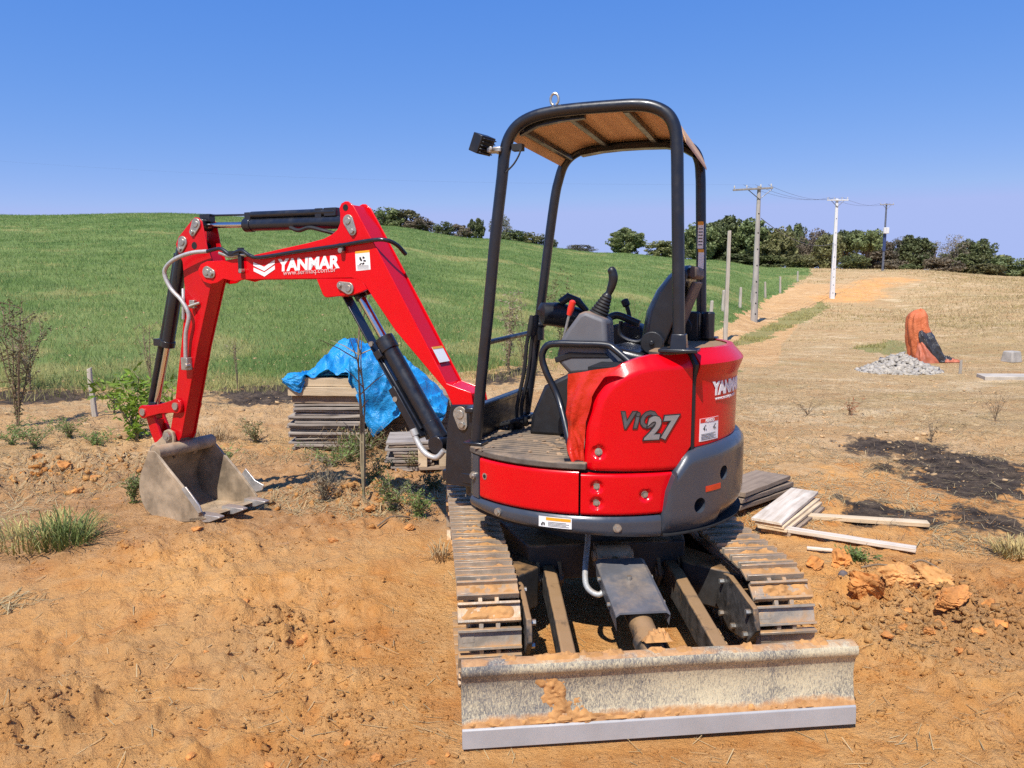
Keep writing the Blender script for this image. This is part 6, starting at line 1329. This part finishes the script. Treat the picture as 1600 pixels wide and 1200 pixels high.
# ------------------------------------------------------------------ loose earth
def crumbs(n, r0, r1, smin, smax, mat, label, name, base, thr, seed, a=42):
    P = polar_pts(n, r0, r1, -a, a, 1.0); d = fbm(P[:, 0] * 1.3, P[:, 1] * 1.3, seed, 4); cz = np.zeros(len(P))
    for p, R, w in CLODZ: cz = np.maximum(cz, w * (1 - sst(R * .3, R * 1.1, np.hypot(P[:, 0] - p.x, P[:, 1] - p.y))))
    ux, uy = to_un(P[:, 0], P[:, 1]); P_ok = (d + cz * .28 > thr) & ~((np.abs(ux) < .80) & (np.abs(uy) < 1.34)); P = P[P_ok]
    s = smin * (smax / smin) ** (rng.uniform(0, 1, len(P)) ** 3.0); z = hz(P[:, 0], P[:, 1]) + s * .05
    o = scatter(name, np.c_[P, z], s, mat, base, .38, .55, .8); return tag(o, label, kind='stuff')
M['crumb_far'] = pmat('pale_crumb', (.46, .30, .15), .97, 0, .4, 3, .6, 40)
M['clod'] = pmat('orange_clod', (.52, .215, .055), .97, 0, .4, 9, 1.0, 45)
M['clod_pale'] = pmat('pale_clod', (.58, .29, .095), .97, 0, .35, 9, 1.0, 45)
crumbs(30000, 2.0, 7.5, .0025, .009, 'ground', 'small pale crumbs of soil strewn over the ground', 'soil_crumbs', 0, .50, 201)
crumbs(7000, 2.0, 9, .004, .016, 'ground', 'orange crumbs of broken earth strewn over the ground', 'soil_crumbs', 0, .54, 205)
crumbs(9000, 7.5, 22, .006, .030, 'crumb_far', 'scattered clods and crumbs on the straw ground farther off', 'soil_crumbs', 0, .47, 207)
P = polar_pts(16000, 5.5, 24, -40, 40, 1.0); kp = fbm(P[:, 0] * .8, P[:, 1] * .8, 211, 4) > .50 + .12 * rng.uniform(0, 1, len(P)); ux, uy = to_un(P[:, 0], P[:, 1]); kp &= ~((np.abs(ux) < .95) & (np.abs(uy) < 1.5)) & ~in_poly(P[:, 0], P[:, 1], FIELD); P = P[kp]
o = blades('dead_stubble', P, rng.uniform(.02, .10, len(P)), .006, M['twig'], 1.6); tag(o, 'brown dead stubble and twigs scattered over the bare ground', kind='stuff')
for q, (cx, cy, R, n, s0, s1) in enumerate(((1430, 985, .62, 1100, .005, .022), (1530, 970, .55, 900, .005, .022), (430, 990, .28, 260, .004, .015), (560, 1165, .35, 260, .004, .014), (40, 1130, .3, 200, .004, .014), (100, 745, .8, 420, .008, .03), (590, 775, .7, 300, .008, .03))):
    c = gp(cx, cy); a = rng.uniform(0, 6.28, n); r = R * np.abs(rng.normal(0, .5, n)); P = np.stack([c.x + np.cos(a) * r * 1.3, c.y + np.sin(a) * r], -1); sz = s0 * (s1 / s0) ** (rng.uniform(0, 1, n) ** 2.4)
    o = scatter('broken_earth', np.c_[P, hz(P[:, 0], P[:, 1]) + sz * .1], sz, 'ground', 0, .45, .75, .9); tag(o, 'crumbly patch of broken orange earth', kind='stuff')
def clod(px, py, s, label, group, sd, flat=.6, mat='clod', sink=.55):
    b = gpz(px, py); m = MB(); k = s if isinstance(s, tuple) else (s, s, s * flat); m.rock(tuple(q * 1.12 for q in k), sd, 5 if k[0] > .06 else 4, 12, .34)
    o = m.build('earth_clod', mat, None, smooth=50); o.location = b + Vector((0, 0, k[2] * (1 - sink))); o.rotation_euler = (0, 0, sd * 1.3); return tag(o, label, 'clod', group)
BIG = [(1352, 938, (.10, .085, .085), 'big jagged orange clod next to the dark hollow right of the track'), (1402, 928, (.10, .08, .07), 'pale brown clod leaning behind the jagged orange one'), (1272, 893, (.075, .055, .04), 'rounded flat clod touching the right track'), (1313, 893, (.07, .06, .05), 'rounded clod beside the flat one near the right track'), (1480, 958, (.15, .07, .045), 'long low ridge of torn orange earth'), (1455, 915, (.13, .09, .05), 'broad pale slab of dry earth behind the hollow'), (1545, 955, (.05, .045, .035), 'lone brown clod at the end of the earth ridge')]
for i, (px, py, s, lb) in enumerate(BIG): clod(px, py, s, lb, None, 40 + i, mat='clod_pale' if 'pale' in lb else 'clod')
rc_ = random.Random(9)
SM = [(255, 933, .014), (323, 1025, .013), (385, 957, .02), (410, 975, .022), (425, 990, .02), (470, 1005, .026), (480, 1015, .02), (545, 1160, .018), (500, 1155, .014), (587, 1186, .022), (674, 1183, .016), (495, 1048, .018), (700, 1170, .012), (1412, 985, .035), (1450, 1000, .03), (1470, 985, .04), (1530, 1000, .03), (1560, 985, .035), (1385, 1010, .03), (1500, 1020, .022), (1330, 990, .02), (1420, 960, .03), (330, 700, .05), (100, 735, .06), (150, 750, .05), (60, 720, .05), (120, 770, .04), (310, 845, .03), (520, 850, .03), (580, 800, .04), (640, 830, .03), (300, 1195, .02), (420, 1190, .018)]
for i, (px, py, s) in enumerate(SM): clod(px, py, s, 'small rough clod of orange earth lying loose on the bare soil', 'small loose clods', 70 + i)
m = MB(); b = gpz(1316, 920); m.lump((0, 0, 0), (.028, .022, .03), seed=5, sub=2, rough=.2); o = m.build('stone', pmat('dark_stone', (.12, .10, .10), .8, 0, .2, 12), None); o.location = b + Vector((0, 0, .015)); tag(o, 'small dark stone against the jagged orange clod', 'stone')
for i, (a, b_) in enumerate((((1345, 903), (1440, 912)), ((1425, 895), (1475, 908)), ((590, 830), (640, 812)))):
    p, q = gpz(*a), gpz(*b_); m = MB(); m.tube(smooth_path([p + Vector((0, 0, .02)), p.lerp(q, .35) + Vector((0, .02, .05)), p.lerp(q, .7) + Vector((0, -.01, .045)), q + Vector((0, 0, .015))]), .006, 6); o = m.build('stick', 'twig', None); tag(o, ('bent dry twig lying over the broken clods', 'thin dark twig behind the broken clods', 'dry twig beside the left track')[i], 'twig')
